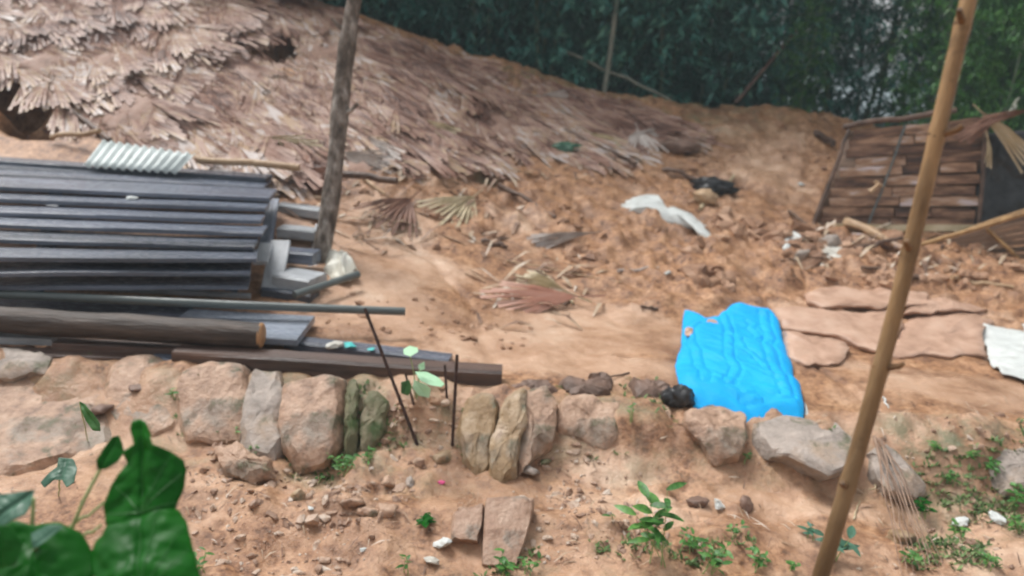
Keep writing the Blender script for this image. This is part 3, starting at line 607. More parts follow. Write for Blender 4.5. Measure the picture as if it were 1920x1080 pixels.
# ------------------------------------------------------------------ timber
# stepped stack of wet planks: front top edges (left x=0 / right) in the photo, falling towards us
NP = 8
yl = [352, 373, 396, 420, 447, 482, 512, 536]
yr = [372, 392, 413, 436, 460, 484, 510, 536]
xr = [500, 496, 490, 486, 481, 476, 472, 470]
ords = ['uppermost', 'second', 'third', 'fourth', 'fifth', 'sixth', 'seventh', 'lowest']
for k in range(NP):
    z = (.93, .875, .82, .765, .71, .65, .54, .42)[k]
    b = P(xr[k], yr[k], z); a = P(-160, yl[k] - (yr[k]-yl[k])*.33, z)
    ax = (b-a).normalized(); sd_ = Vector((-ax.y, ax.x, 0))
    if sd_.y < 0: sd_ = -sd_
    w = .62 if k == 0 else .34
    o = beam('plank', a+sd_*w/2, b+sd_*w/2+ax*random.uniform(-.03, .03), w, .04, M['plank'], sd_, 10, .012, 300+k, ch=.1)
    tag(o, ords[k] + ' long dark wet plank of the stepped stack at left', 'plank', 'stepped stack of dark planks')
# boards laid side by side on top, back to the sheet
pf, pb_ = P(250, 333, .93), P(250, 308, .93)
for k, (ya, yb_, xe, lab) in enumerate(((319, 342, 503, 'middle board of the flat top of the plank stack'), (308, 336, 508, 'rear board of the flat top of the plank stack'))):
    a, b = P(-160, ya-8, .935), P(xe, yb_, .932)
    ax = (b-a).normalized(); sd_ = Vector((-ax.y, ax.x, 0)); sd_ = sd_ if sd_.y > 0 else -sd_
    o = beam('plank', a+sd_*.0, b+sd_*.0, .62, .04+.01*k, M['plank'], sd_, 10, .008, 340+k, ch=.1); o.location.z += .012*k; tag(o, lab, 'plank', 'stepped stack of dark planks')
# second half-covered board behind the top one
a, b = P(-160, 285, .99), P(505, 331, .985)
o = beam('plank', a, b, .3, .05, M['plank'], (0, 1, 0), 10, .01, 333); tag(o, 'rearmost dark plank on top of the stack, against the corrugated sheet', 'plank', 'stepped stack of dark planks')
# bearers under the stack
for px, lab in ((430, 'dark bearer timber under the right end of the plank stack'), (60, 'dark bearer timber under the left part of the plank stack')):
    a = P(px, 560, .12); b = P(px+42, 360, .76)
    o = beam('bearer', a, b, .14, .2, M['plank'], (1, 0, 0), 4, .004, px); tag(o, lab, 'timber', 'bearers under the planks')
# short timbers piled at the stack's right end
OFF = [((522, 380), (606, 392), .72, .2, .11, 'plank_pale', 'pale squared timber end nearest the leaning trunk, top of the small pile'),
       ((526, 424), (596, 430), .6, .22, .11, 'plank_pale', 'second pale timber end below the topmost one beside the trunk'),
       ((530, 466), (594, 472), .48, .24, .12, 'plank', 'dark short timber low between the pale timber ends'),
       ((528, 508), (596, 518), .36, .34, .14, 'plank_pale', 'broad lavender-grey board end at the bottom of the small pile'),
       ((500, 535), (590, 548), .24, .2, .16, 'plank', 'dark sleeper under the whole pile of short timbers')]
for k, (p, q, z, w, t, mt, lab) in enumerate(OFF):
    a, b = P(*p, z), P(*q, z)
    o = beam('timber_offcut', a, b, w, t, M[mt], (0, 1, 0), 3, .004, 350+k); tag(o, lab, 'timber', 'short timbers beside the stack')
UPR = [((512, 372), (498, 455), .80, .5, .13, 'plank', 'dark grey board leaning down the end of the plank stack'),
       ((526, 450), (508, 540), .60, .24, .19, 'plank_pale', 'pale greenish board leaning at the end of the plank stack'),
       ((499, 455), (488, 490), .57, .48, .13, 'plank_pale', 'short grey board piece behind the pale greenish board'),
       ((600, 420), (582, 525), .62, .2, .1, 'plank', 'grey board propped along the foot of the leaning trunk')]
for k, (p, q, z0, z1, w, mt, lab) in enumerate(UPR):
    a, b = P(*p, z0), P(*q, z1)
    o = beam('board', a, b, w, .035, M[mt], (1, 0, 0), 3, .003, 370+k); tag(o, lab, 'board', 'short timbers beside the stack')
# pipes, log, beams in front of the stack
a, b = P(-200, 541, .36), P(760, 584, .30)
o = tube('pipe', line(a, b, 12, .01), .036, M['pipe'], 16); tag(o, 'long grey-green pipe lying across the timber, its end over the mud', 'pipe')
a, b = D(552, 553, 6.9), D(672, 514, 7.5)
o = tube('pipe', line(a, b, 4), .035, M['pipe'], 14); tag(o, 'short grey pipe stub pointing at the white sack by the trunk', 'pipe')
a, b = P(-200, 517, .34), P(470, 552, .24)
o = beam('plank', a, b, .05, .04, M['plank_pale'], (0, 1, 0), 8, .006, 390); tag(o, 'thin pale wet batten in front of the plank stack', 'batten')
root = empty('log', P(510, 640, .16)); tag(root, 'thick round brown log with an orange cut end facing right', 'log')
a, b = P(-240, 582, .26), P(489, 631, .24)
adopt(tube('bark', line(a, b, 14, 0, .012, 3), [.108-.004*(k % 3) for k in range(15)], M['log'], 20, 4, .06), root)
ax = (b-a).normalized(); e = line(a, b, 14, 0, .012, 3)[-1]
adopt(tube('cut_end', [e-ax*.01, e+ax*.006, e+ax*.014], [.1, .097, .08], M['cut'], 20, 4, .06), root)
# boards between pipe and log and below
FB = [((-200, 562), (350, 585), .16, .34, .05, 'plank', 'blue-grey wet board showing between the pipe and the log'),
      ((330, 598), (574, 613), .2, .62, .06, 'board_blue', 'wide blue-grey boards poking out past the end of the log'),
      ((382, 586), (460, 590), .19, .06, .04, 'plank_pale', 'little white painted batten just above the log'),
      ((-240, 622), (103, 630), .12, .12, .06, 'plank_pale', 'grey-brown timber end under the left part of the log'),
      ((105, 637), (390, 652), .11, .14, .06, 'beam', 'orange-brown timber under the log'),
      ((-240, 648), (330, 667), .06, .16, .06, 'beam', 'reddish plank along the top of the muddy stones at left'),
      ((290, 664), (420, 676), .07, .14, .05, 'plank', 'short blue-grey board over the stones below the log'),
      ((540, 634), (845, 668), .12, .17, .12, 'plank', 'dark plank behind the brown beam, with teal scraps on it')]
for k, (p, q, z, w, t, mt, lab) in enumerate(FB):
    a, b = P(*p, z), P(*q, z)
    o = beam('board', a, b, w, t, M[mt], (0, 1, 0), 6, .004, 400+k); tag(o, lab, 'board', 'timbers in front of the stack')
a, b = P(330, 652, .16), P(942, 689, .16)
o = beam('beam', a, b, .19, .17, M['beam'], (0, 1, 0), 10, .006, 420, ch=.09); tag(o, 'long squared brown beam jutting out over the mud, dark wet end at right', 'beam')
# trunk
base = D(596, 548, 8.0); base.z = gz(base.x, base.y)-.1
top = D(662, 40, 8.6); d = top-base
pts = [base + d*t + Vector((.03*math.sin(t*5), 0, 0)) for t in np.linspace(0, 1.5, 16)]
root = empty('bare_trunk', base); tag(root, 'dark lichen-spotted leaning tree trunk beside the plank stack', 'tree trunk')
trk = adopt(tube('trunk', pts, [.098-.0022*k + .01*(k % 3 == 0) for k in range(16)], M['bark'], 18, 8, .2), root)
for t, s in ((.62, 1), (.95, -1), (1.15, 1)):
    p = base + d*t
    adopt(tube('branch_stub', [p, p+Vector((.13*s, -.04, .07)), p+Vector((.19*s, -.05, .14))], [.035, .024, .016], M['bark'], 8), trk)

# bamboo pole in the foreground
p0, p1 = D(1548, 1050, 1.95), D(1822, 5, 2.1)
dv = (p1-p0); pb = p0 - dv*.62; pb = p0 + (p0-p1).normalized()*((p0.z-gz(p0.x, p0.y)+.05)/((p1-p0).normalized().z))
root = empty('bamboo_pole', pb); tag(root, 'tall slanting yellow-brown bamboo pole in the foreground at right', 'bamboo pole')
pt = p1 + dv*.35
tn = lambda px, py: (D(px, py, 2.0)-p0).dot(dv)/dv.dot(dv)
nodes_t = sorted([tn(1765, 250), tn(1705, 470), tn(1640, 690), tn(1588, 905), tn(1815, 28), -.12, -.36, 1.22])
lo, hi = (pb-p0).dot(dv)/dv.dot(dv), 1.35
ts = np.linspace(lo, hi, 90); rad = []; pts = []
for t in ts:
    dd = min(abs(t-q) for q in nodes_t)
    rad.append(.0222 - .003*t + .002*math.exp(-(dd/.012)**2)); pts.append(p0 + dv*t + Vector((.012*math.sin(t*4), 0, 0)))
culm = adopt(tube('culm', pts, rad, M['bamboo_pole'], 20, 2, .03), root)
for t in nodes_t:
    p = p0 + dv*t + Vector((.012*math.sin(t*4), 0, 0)); u = dv.normalized()
    adopt(tube('node_ring', [p-u*.005, p, p+u*.005], [.0222-.003*t+.001, .0243-.003*t, .0222-.003*t+.001], M['bamboo_dark'], 20, 3, .12), culm)
    s = 1 if nodes_t.index(t) % 2 else -1
    adopt(tube('twig_stub', [p, p+Vector((.03*s, -.035, .02)), p+Vector((.036*s, -.042, .032))], [.011, .008, .006], M['bamboo_dark'], 8), culm)

# ------------------------------------------------------------------ corrugated sheet
def corrugated():
    A, B, C_, Dd = P(195, 264, 1.22), P(368, 290, 1.2), P(335, 325, 1.0), P(158, 312, 1.0)
    V = []; F = []; n = 11*8; mrows = 4
    nrm = (B-A).cross(Dd-A).normalized(); nrm = nrm if nrm.z > 0 else -nrm
    for j in range(mrows+1):
        for i in range(n+1):
            u, v = i/n, j/mrows
            p = A.lerp(B, u).lerp(Dd.lerp(C_, u), v) + nrm*(.018*math.cos(u*11*2*math.pi))
            V.append(p-A)
    for j in range(mrows):
        for i in range(n): q = j*(n+1)+i; F.append((q, q+1, q+n+2, q+n+1))
    o = mk('corrugated_sheet', V, F, M['sheet']); o.location = A
    md = o.modifiers.new('thickness', 'SOLIDIFY'); md.thickness = .004
    return o
tag(corrugated(), 'pale corrugated roofing sheet behind the plank stack', 'roofing sheet')

# ------------------------------------------------------------------ palm leaves
def fan_mesh(name, L=.7, spread=38, rays=9, droop=.12, seed=0, m=None, stalk=.25, pleat=.022):
    """a pleated fan-palm leaf: blade opens along +x from the stalk"""
    rng = random.Random(seed); V = []; F = []
    def pt(a, r, z): return (math.cos(a)*r, math.sin(a)*r, z)
    A = [math.radians(-spread + 2*spread*k/rays) for k in range(rays+1)]
    for k in range(rays):
        l = L*(.78+.22*math.cos((k+.5-rays/2)/rays*2.2))*rng.uniform(.82, 1.08); a0, a1 = A[k], A[k+1]; am = (a0+a1)/2
        b = len(V); dz = rng.uniform(-.02, .03)*pleat/.022
        pl_ = pleat
        V += [pt(a0, .05, 0), pt(am, .05, .4*pl_), pt(a1, .05, 0),
              pt(a0, l*.55, -droop*.2+dz*.3), pt(am, l*.58, pl_-droop*.2+dz*.5), pt(a1, l*.55, -droop*.2+dz*.3),
              pt(am-.02, l, -droop+dz), pt(am+.02, l*.99, -droop+dz)]
        F += [(b, b+3, b+4, b+1), (b+1, b+4, b+5, b+2), (b+3, b+6, b+7, b+4), (b+4, b+7, b+5)]
    s = len(V)
    for x, w in ((-stalk, .009), (.06, .012)):
        V += [(x, -w, 0), (x, w, 0), (x, 0, .016)]
    F += [(s, s+3, s+5, s+2), (s+1, s+2, s+5, s+4), (s, s+1, s+4, s+3), (s, s+2, s+1), (s+3, s+4, s+5)]
    me = bpy.data.meshes.new(name); me.from_pydata(V, [], F); me.update()
    if m: me.materials.append(m)
    return me
FANS = [fan_mesh('palm_leaf', random.uniform(.8, 1.3), random.uniform(6, 14), 6, random.uniform(.0, .03), k, M['thatch'], .1, .008) for k in range(8)]
def orient(dirv, nrm, roll=0.):
    x = Vector(dirv).normalized(); z = Vector(nrm); z = (z - x*z.dot(x)).normalized(); y = z.cross(x)
    return Matrix((x, y, z)).transposed() @ Matrix.Rotation(roll, 3, 'X')

# the collapsed roof
ROOF = [(-160, 70), (0, 112), (57, 143), (125, 197), (205, 250), (260, 268), (372, 296), (480, 304), (600, 322), (742, 335), (752, 285), (800, 255), (890, 262), (960, 262),
        (1060, 262), (1180, 235), (1250, 222), (1190, 190), (1060, 165), (900, 115), (640, 30), (500, -40), (300, -170), (-160, -190)]
def in_poly(px, py, poly):
    px, py = np.asarray(px, float), np.asarray(py, float); r = np.zeros(px.shape, bool); n = len(poly)
    for i in range(n):
        (x0, y0), (x1, y1) = poly[i], poly[(i+1) % n]
        c = ((y0 > py) != (y1 > py)); r ^= c & (px < (x1-x0)*(py-y0)/(y1-y0+1e-9)+x0)
    return r
def roof_z(x, y): return base_z(x, y) + .03 + .05*sstep(0, -3, x) + .06*fbm(x*.9, y*.9, 0, 3, 22)
rx = np.arange(-11, 4.5, .09); ry = np.arange(8.0, 15.8, .09)
RX, RY = np.meshgrid(rx, ry); RZ = roof_z(RX, RY) + .05*fbm(RX*3, RY*1.2, 0, 4, 23, .6)
qx, qy = project(RX, RY, RZ); jit = 8*fbm(RX*4, RY*4, 0, 2, 29)
ok = in_poly(qx+jit, qy+jit, ROOF)
for hx, hy in ((540, 85), (500, 100)): ok &= ~(((qx-hx)/42)**2 + ((qy-hy)/19)**2 < 1)
ids = -np.ones(RX.shape, int); Vr = []; Fr = []
cell = ok[:-1, :-1] & ok[1:, :-1] & ok[:-1, 1:] & ok[1:, 1:]
use = np.zeros(RX.shape, bool)
for a_, b_ in ((0, 0), (1, 0), (0, 1), (1, 1)): use[a_:use.shape[0]-1+a_, b_:use.shape[1]-1+b_] |= cell
ids[use] = np.arange(use.sum()); Vr = np.stack([RX[use], RY[use], RZ[use]], -1)
jj, ii = np.nonzero(cell)
Fr = np.stack([ids[jj, ii], ids[jj, ii+1], ids[jj+1, ii+1], ids[jj+1, ii]], -1)
rc = Vector((-3.5, 11, float(base_z(-3.5, 11))))
roof = empty('collapsed_thatch_roof', rc); tag(roof, 'large collapsed palm-thatch roof lying over the slide at upper left', 'thatch roof')
o = big_mesh('thatch_mat', Vr, Fr, M['thatch_base']); adopt(o, roof); md = o.modifiers.new('thickness', 'SOLIDIFY'); md.thickness = .06; md.offset = -1
rng = random.Random(11); spots = []
_nr = np.random.default_rng(11); sx, sy = _nr.uniform(-10, 4, 9000), _nr.uniform(8.3, 15.6, 9000); sz = roof_z(sx, sy); sa, sb_ = project(sx, sy, sz)
jx, jy = np.abs(_nr.normal(0, 16, 9000)), np.abs(_nr.normal(0, 9, 9000))
okk = ~((sa > 560) & (sa < 960) & (sb_ > 285 - .08*(sa-560))) & ~(((sa-495)/80)**2 + ((sb_-64)/34)**2 < 1) & (in_poly(sa, sb_, ROOF) | in_poly(sa-jx, sb_-jy, ROOF)) & ~(((sa-530)/55)**2 + ((sb_-90)/24)**2 < 1) & (sa > -150) & (sa < 1300) & (sb_ > -60)
sz = np.where(in_poly(sa, sb_, ROOF), sz, ground_z(sx, sy)+.02)
spots = [(float(q[0]), float(q[1]), float(q[2]), float(q[3]), float(q[4])) for q in np.stack([sx, sy, sz, sa, sb_], -1)[okk]][:2900]
spots.sort(key=lambda s: s[1] + rng.uniform(0, .9)*2)
VV, FF, off = [], [], 0
FANV = [np.array([tuple(v.co) for v in me.vertices]) for me in FANS]
FANF = [np.array([tuple(p.vertices) if len(p.vertices) == 4 else tuple(p.vertices)+(-10**7,) for p in me.polygons]) for me in FANS]
SX = np.array([q[0] for q in spots]); SY = np.array([q[1] for q in spots]); SZ = np.array([q[2] for q in spots])
NX, NY = -(roof_z(SX+.15, SY)-SZ)/.15, -(roof_z(SX, SY+.15)-SZ)/.15
for k, (x, y, z, a_, b_) in enumerate(spots):
    nrm = Vector((NX[k], NY[k], 1)).normalized()
    an = math.radians(rng.gauss(-50, 15)); dirv = Vector((math.cos(an), math.sin(an), 0)); dirv = dirv - nrm*dirv.dot(nrm) + nrm*rng.uniform(-.035, .02)
    R = orient(dirv, nrm, rng.gauss(0, .09)); s = rng.uniform(.75, 1.3); loc = Vector((x, y, z+rng.uniform(.02, .04)))
    me = FANS[k % 8]
    if k < 300:
        o = bpy.data.objects.new('palm_leaf', me); COL.objects.link(o); o.parent = roof
        o.matrix_parent_inverse = Matrix.Translation(-rc)
        o.matrix_basis = Matrix.Translation(loc) @ (R*s).to_4x4()
    else:
        VV.append(FANV[k % 8] @ (np.array(R)*s).T + np.array(loc)); FF.append(FANF[k % 8]+off); off += len(FANV[k % 8])
FF = [tuple(i for i in f if i >= 0) for f in np.concatenate(FF).tolist()]
VV = np.concatenate(VV) - np.array(rc)
o = mk('palm_leaf_mass', VV, FF, M['thatch_i'], roof, smooth=False); o['kind'] = 'stuff'
# poles and ribs of the roof showing through
for k, (p, q, r) in enumerate((((30, 128), (205, 262), .035), ((95, 255), (185, 247), .03), ((372, 302), (560, 312), .04), ((640, 326), (745, 338), .04))):
    a = D(*p, (11.8, 9.9, 9.2, 9.0)[k]); b = D(*q, (9.9, 9.7, 9.1, 8.9)[k])
    adopt(tube('roof_pole', line(a, b, 6, 0, .02, k), r, M['stick' if k in (0, 3) else 'stick_pale'], 10), roof)

# loose palm leaves on the mud
LV = [(1082, 572, 915, 578, .82, 22, 'red', 'wide reddish fan-palm leaf lying flat on the mud in the centre'),
      (1065, 565, 950, 515, .6, 13, 'pale', 'folded straw-coloured palm leaf lying over the reddish one'),
      (888, 382, 800, 450, .78, 32, 'pale', 'pale splayed fan-palm leaf with ragged tips, left of centre'),
      (770, 385, 700, 440, .7, 36, 'brown', 'dark reddish-brown palm leaf left of the pale splayed one'),
      (845, 282, 930, 350, .9, 18, 'pale', 'greenish straw palm leaf hanging from the dark hollow'),
      (900, 310, 930, 350, .5, 30, 'brown', 'brown ragged palm leaf below the dark hollow'),
      (665, 262, 735, 325, .85, 20, 'grey', 'big whitish palm leaf just right of the leaning trunk'),
      (1195, 255, 1210, 300, .7, 34, 'grey', 'bleached grey palm leaf standing in the mud near the ridge'),
      (1245, 250, 1200, 290, .6, 26, 'grey', 'second bleached palm leaf leaning on the grey one near the ridge'),
      (1110, 450, 950, 470, .8, 9, 'grey', 'long narrow grey palm leaf half sunk in the mud'),
      (1105, 260, 1130, 275, .55, 30, 'pale', 'straw palm leaf at the upper end of the dark poles'),
      (1010, 190, 1080, 200, .6, 26, 'grey', 'pale palm leaf at the right tip of the thatch'),
      (1130, 200, 1200, 215, .6, 24, 'brown', 'pinkish brown palm leaf at the foot of the forest'),
      (640, 300, 700, 320, .6, 28, 'grey', 'small whitish palm leaf tucked behind the trunk'),
      (780, 235, 840, 270, .7, 26, 'pale', 'yellowish palm leaf on the lower edge of the thatch'),
      (470, 275, 560, 300, .8, 24, 'pale', 'golden palm leaf hanging over the back of the plank stack'),
      (560, 330, 600, 350, .6, 34, 'brown', 'brown ragged palm leaf just left of the trunk')]
for k, (x0, y0, x1, y1, L, sp, c, lab) in enumerate(LV):
    a, b = G(x0, y0), G(x1, y1)
    a.z = gz(a.x, a.y); b.z = gz(b.x, b.y)
    dirv = b-a; me = fan_mesh('palm_leaf', L*1.2, sp, 11, .06, 60+k, M['frond_'+c], .3)
    o = bpy.data.objects.new('palm_leaf', me); COL.objects.link(o)
    mid = (a+b)/2; e = .2; nrm = Vector((-(gz(mid.x+e, mid.y)-gz(mid.x-e, mid.y))/(2*e), -(gz(mid.x, mid.y+e)-gz(mid.x, mid.y-e))/(2*e), 1))
    nrm += Vector((0, -1.0 if y0 < 330 else -.6, 0))
    o.matrix_world = Matrix.Translation(a + Vector((0, 0, .09))) @ orient(dirv, nrm).to_4x4()
    tag(o, lab, 'palm leaf', 'fallen palm leaves')
# sticks and poles on the slide
SK = [(1055, 248, 1195, 308, .05, 'stick', 'dark straight pole slanting down the slide near the ridge'), (1060, 262, 1130, 310, .03, 'stick', 'thinner dark pole beside the straight one near the ridge'),
      (935, 352, 1042, 405, .035, 'stick', 'short brown stick lying on the open mud, centre'), (950, 490, 1165, 530, .013, 'stick_pale', 'long thin pale cane above the reddish leaf'),
      (1010, 505, 1075, 570, .022, 'frond_pale', 'olive leaf stalk across the reddish leaf'), (1245, 318, 1330, 345, .035, 'stick', 'dark root leading to the orange bark scrap'),
      (680, 335, 720, 365, .022, 'stick_pale', 'short pale stick right of the trunk'), (830, 380, 885, 382, .02, 'frond_pale', 'greenish stalk above the pale splayed leaf'),
      (1160, 510, 1235, 500, .02, 'frond_grey', 'curved pale root on the rubble'), (905, 452, 950, 465, .03, 'stick', 'dark stub of wood left of the long grey leaf'),
      (1310, 395, 1375, 330, .03, 'frond_pale', 'olive stalk crossing the orange bark scrap'), (1570, 402, 1670, 466, .075, 'stick_pale', 'pale thick branch leaning at the foot of the hut wall'),
      (1600, 470, 1700, 450, .035, 'stick', 'dark twisted root at the foot of the hut wall'), (1530, 250, 1562, 275, .06, 'stick', 'broken dark post end left of the hut wall'),
      (1460, 622, 1475, 585, .01, 'white_cloth', 'thin white straw beside the blue sheet'), (1655, 745, 1665, 765, .008, 'white_cloth', 'tiny white straw right of the bamboo pole'),
      (1600, 975, 1612, 940, .006, 'frond_pale', 'thin pale straw upright near the dry palm stalks'), (735, 800, 760, 785, .006, 'frond_pale', 'thin pale straw beside the long rusty rod'),
      (1720, 520, 1610, 505, .03, 'stick', 'dark branch on the rubble below the hut wall, left of the pole'), (1780, 525, 1900, 540, .03, 'stick_pale', 'pale stick on the mud below the fallen panel'),
      (1690, 470, 1600, 440, .04, 'slat', 'broken brown board end lying against the hut wall foot'), (1480, 395, 1530, 440, .025, 'stick', 'short dark root just left of the hut wall'),
      (1230, 580, 1200, 578, .02, 'stick', 'small dark stick left of the blue sheet'), (1060, 735, 1180, 700, .012, 'stick', 'thin dark twig over the clods on the terrace edge')]
for k, (x0, y0, x1, y1, r, mt, lab) in enumerate(SK):
    a, b = G(x0, y0, r*.6), G(x1, y1, r*.6)
    a.z = gz(a.x, a.y)+r*.9; b.z = gz(b.x, b.y)+r*.9
    pts = line(a, b, 8, 0, r*.9, k); nr_ = [r*(1-.35*i/8)*(.9 + .2*random.random()) for i in range(9)]
    o = tube('stick', pts, nr_, M[mt], 9, k, .2); tag(o, lab, 'stick', 'sticks on the slide')

# ------------------------------------------------------------------ sheets, sacks, rags
def crumple(x, y, s=0):
    """piecewise flat relief: random heights on a triangle lattice"""
    u = x + y*.577; v = y*1.155; i, j = np.floor(u).astype(np.int64), np.floor(v).astype(np.int64); a, b = u-i, v-j; up = a+b < 1
    h00, h10, h01, h11 = _h(i, j, 0, s), _h(i+1, j, 0, s), _h(i, j+1, 0, s), _h(i+1, j+1, 0, s)
    return np.where(up, h00 + a*(h10-h00) + b*(h01-h00), h11 + (1-a)*(h01-h11) + (1-b)*(h10-h11))
def cloth_disp(amp, seed, fold=(1, 0), freq=5., ground_follow=True, lift=.03):
    f = Vector((fold[0], fold[1])).normalized()
    def fn(a):
        u = a[:, 0]*f.x + a[:, 1]*f.y; v = -a[:, 0]*f.y + a[:, 1]*f.x
        w = 1-np.abs(fbm(u*freq, v*freq*.35, 0, 3, seed, .5))*1.6
        n2 = fbm(a[:, 0]*9, a[:, 1]*9, 0, 3, seed+5)
        z = amp*np.clip(w, -.3, 1) + amp*.16*n2 + lift
        z = z + amp*.9*(crumple(a[:, 0]*7+a[:, 1]*2, a[:, 1]*6, seed)-.5) + amp*.45*(crumple(a[:, 0]*15, a[:, 1]*13+a[:, 0]*5, seed+3)-.5)
        out = np.zeros_like(a)
        if ground_follow: out[:, 2] = ground_smooth(a[:, 0], a[:, 1]) - a[:, 2] + z
        else: out[:, 2] = z
        out[:, 0] = amp*.3*fbm(u*3, v*3, 1, 2, seed+9); return out
    return fn
def ground_smooth(x, y): return base_z(x, y) + .05*fbm(x*.8, y*.8, 0, 3, 3)
def sheet(name, outline, m, amp, seed, fold, freq, label, cat, lift=.03, n=96, nr=26, thick=.004):
    pts = [G(px, py, lift) for px, py in outline]
    f0 = cloth_disp(amp, seed, fold, freq, True, lift)
    def fn(a): out = f0(a); out[:, 2] -= (lift-.015)*patch.rr**4; return out
    o = patch(name, pts, m, fn, n, nr, thick); tag(o, label, cat); return o
TARP = [(1284, 575), (1300, 578), (1315, 592), (1340, 590), (1368, 576), (1388, 570), (1405, 574), (1445, 578), (1462, 612), (1478, 660), (1496, 715), (1507, 755), (1509, 785), (1470, 782), (1445, 783), (1420, 788),
        (1392, 784), (1370, 772), (1330, 760), (1295, 752), (1280, 738), (1268, 700), (1266, 675), (1278, 640), (1280, 600)]
def tarp():
    pts = [G(px, py, .06) for px, py in TARP]
    base_fn = cloth_disp(.018, 71, (.92, .4), 1.5, True, .085)
    humps = [(1388, 595, .14, .025), (1300, 590, .1, .015), (1400, 690, .5, .02), (1330, 735, .22, .03), (1450, 750, .3, .03)]
    hw = [(G(px, py), r, h) for px, py, r, h in humps]
    def fn(a):
        out = base_fn(a)
        for c, r, h in hw: out[:, 2] += h*np.exp(-((a[:, 0]-c.x)**2+(a[:, 1]-c.y)**2)/(r*r))
        # creases: three long folds running down towards us
        for px0, py0, px1, py1, wd, hh in ((1350, 590, 1375, 740, .05, .035), (1425, 600, 1470, 760, .06, .035), (1300, 620, 1310, 735, .05, .03), (1365, 640, 1440, 720, .045, .03), (1390, 760, 1480, 765, .05, .03), (1400, 620, 1430, 660, .05, .025)):
            A, B = G(px0, py0), G(px1, py1); ab = np.array([B.x-A.x, B.y-A.y]); L2 = ab @ ab
            t = np.clip(((a[:, 0]-A.x)*ab[0]+(a[:, 1]-A.y)*ab[1])/L2, 0, 1)
            wobble = .05*vnoise(t*7, px0*.1+t*0, 0, 3)
            dd = np.hypot(a[:, 0]-A.x-t*ab[0]+wobble, a[:, 1]-A.y-t*ab[1])
            out[:, 2] += .12*hh*np.exp(-dd/(wd*.6)) - .35*hh*np.exp(-((dd-wd*.9)/(wd*.35))**2)
        wx, wy = a[:, 0] + .08*fbm(a[:, 0]*2, a[:, 1]*2, 0, 2, 75), a[:, 1] + .1*fbm(a[:, 0]*2, a[:, 1]*2, 0, 2, 76)
        out[:, 2] += .05*crumple(wx*2.7+.3, wy*1.9, 4) + .024*crumple(wx*6.1+wy*1.5, wy*4.2, 5) + .014*crumple(wx*13, wy*9+wx*4, 6) - .045
        out[:, 2] -= .065*patch.rr**9
        return out
    o = patch('plastic_sheet', pts, M['tarp'], fn, 220, 70, .002)
    sharp(o, 13)
    tag(o, 'crumpled bright blue plastic sheet spread at the terrace edge', 'plastic sheet')
tarp()
for px, py, s, lab in ((1335, 608, .07, 'larger smear of grey mud on the blue sheet'), (1292, 622, .05, 'smaller smear of brown mud at the left border of the blue sheet')):
    g = G(px, py, .085); ol = [(px + s*200*math.cos(a)*.8, py + s*170*math.sin(a)) for a in np.linspace(0, 6.28, 9)[:-1]]
    o = slab('mud_clod', px_plane(ol, g, (0, -.2, 1)), (0, -.2, 1), .012, M['mudplate'], 20, .004, .012, px); tag(o, lab, 'mud')
sheet('white_rag', [(1165, 372), (1185, 362), (1215, 360), (1240, 372), (1265, 375), (1295, 392), (1312, 408), (1335, 425), (1347, 433), (1325, 428), (1300, 418), (1270, 402), (1240, 392), (1200, 384), (1172, 382)],
      M['white_cloth'], .035, 81, (.3, 1), 4, 'twisted white cloth rag lying on the red rubble', 'rag', .12, 80, 14)
sheet('white_sack', [(1842, 618), (1880, 608), (1960, 600), (1975, 720), (1925, 712), (1880, 700), (1862, 680), (1850, 650)], M['white_cloth'], .045, 82, (.6, 1), 3, 'white plastic sack cut off by the right edge', 'sack', .05, 130, 34)
sheet('white_scrap', [(1466, 428), (1490, 424), (1512, 420), (1516, 440), (1500, 456), (1470, 458)], M['white_cloth'], .04, 83, (1, .4), 4, 'torn white scrap on the rubble left of the hut wall', 'scrap', .08, 48, 10)
sheet('white_scrap', [(1509, 752), (1516, 765), (1524, 790), (1508, 788)], M['white_cloth'], .01, 84, (1, 0), 4, 'white corner peeping out from under the blue sheet', 'scrap', .03, 32, 6)
sheet('grey_scrap', [(1545, 450), (1580, 455), (1600, 475), (1570, 482), (1540, 470)], M['grey_cloth'], .05, 85, (1, .4), 4, 'dirty grey cloth by the foot of the hut wall', 'cloth', .05, 48, 10)
def sack_ball(name, px, py, rx_, rz_, m, seed, lab, cat, amp=.3):
    g = G(px, py); V_ = ICO2[0]; d = 1 + amp*(1-2*np.abs(fbm(V_[:, 0]*2.6+seed, V_[:, 1]*2.6, V_[:, 2]*2.6, 3, seed)))
    V_ = V_*d[:, None]*np.array([rx_, rx_*.8, rz_]); o = mk(name, V_, ICO2[1], m); o.location = (g.x, g.y, gz(g.x, g.y)+rz_*.55); tag(o, lab, cat); return o
o = sheet('white_sack', [(607, 452), (632, 455), (655, 470), (672, 486), (678, 505), (655, 516), (632, 512), (612, 490)], M['sack'], .1, 87, (1, .5), 3.2, 'bundled white sack just right of the leaning trunk', 'sack', .12, 120, 34)
sack_ball('black_bag', 1272, 755, .1, .08, M['black_plastic_and_shade'], 92, 'small shiny black plastic bag at the left corner of the blue sheet', 'bag', .45)
sack_ball('orange_bark', 1322, 378, .15, .1, M['stick_pale'], 93, 'orange scrap of bark on the rubble behind the white rag', 'bark', .4)
o = sack_ball('dark_cloth', 1335, 356, .28, .1, M['black_plastic_and_shade'], 94, 'dark grey cloth heap above the orange bark scrap', 'cloth', .5)
sack_ball('dark_clod', 1275, 282, .26, .1, M['stone_dark'], 95, 'dark soil lump below the bleached palm leaves', 'clod', .4)
sack_ball('green_rag', 1065, 283, .2, .07, M['leaf_teal'], 96, 'small green rag beside the dark poles near the ridge', 'rag', .5)
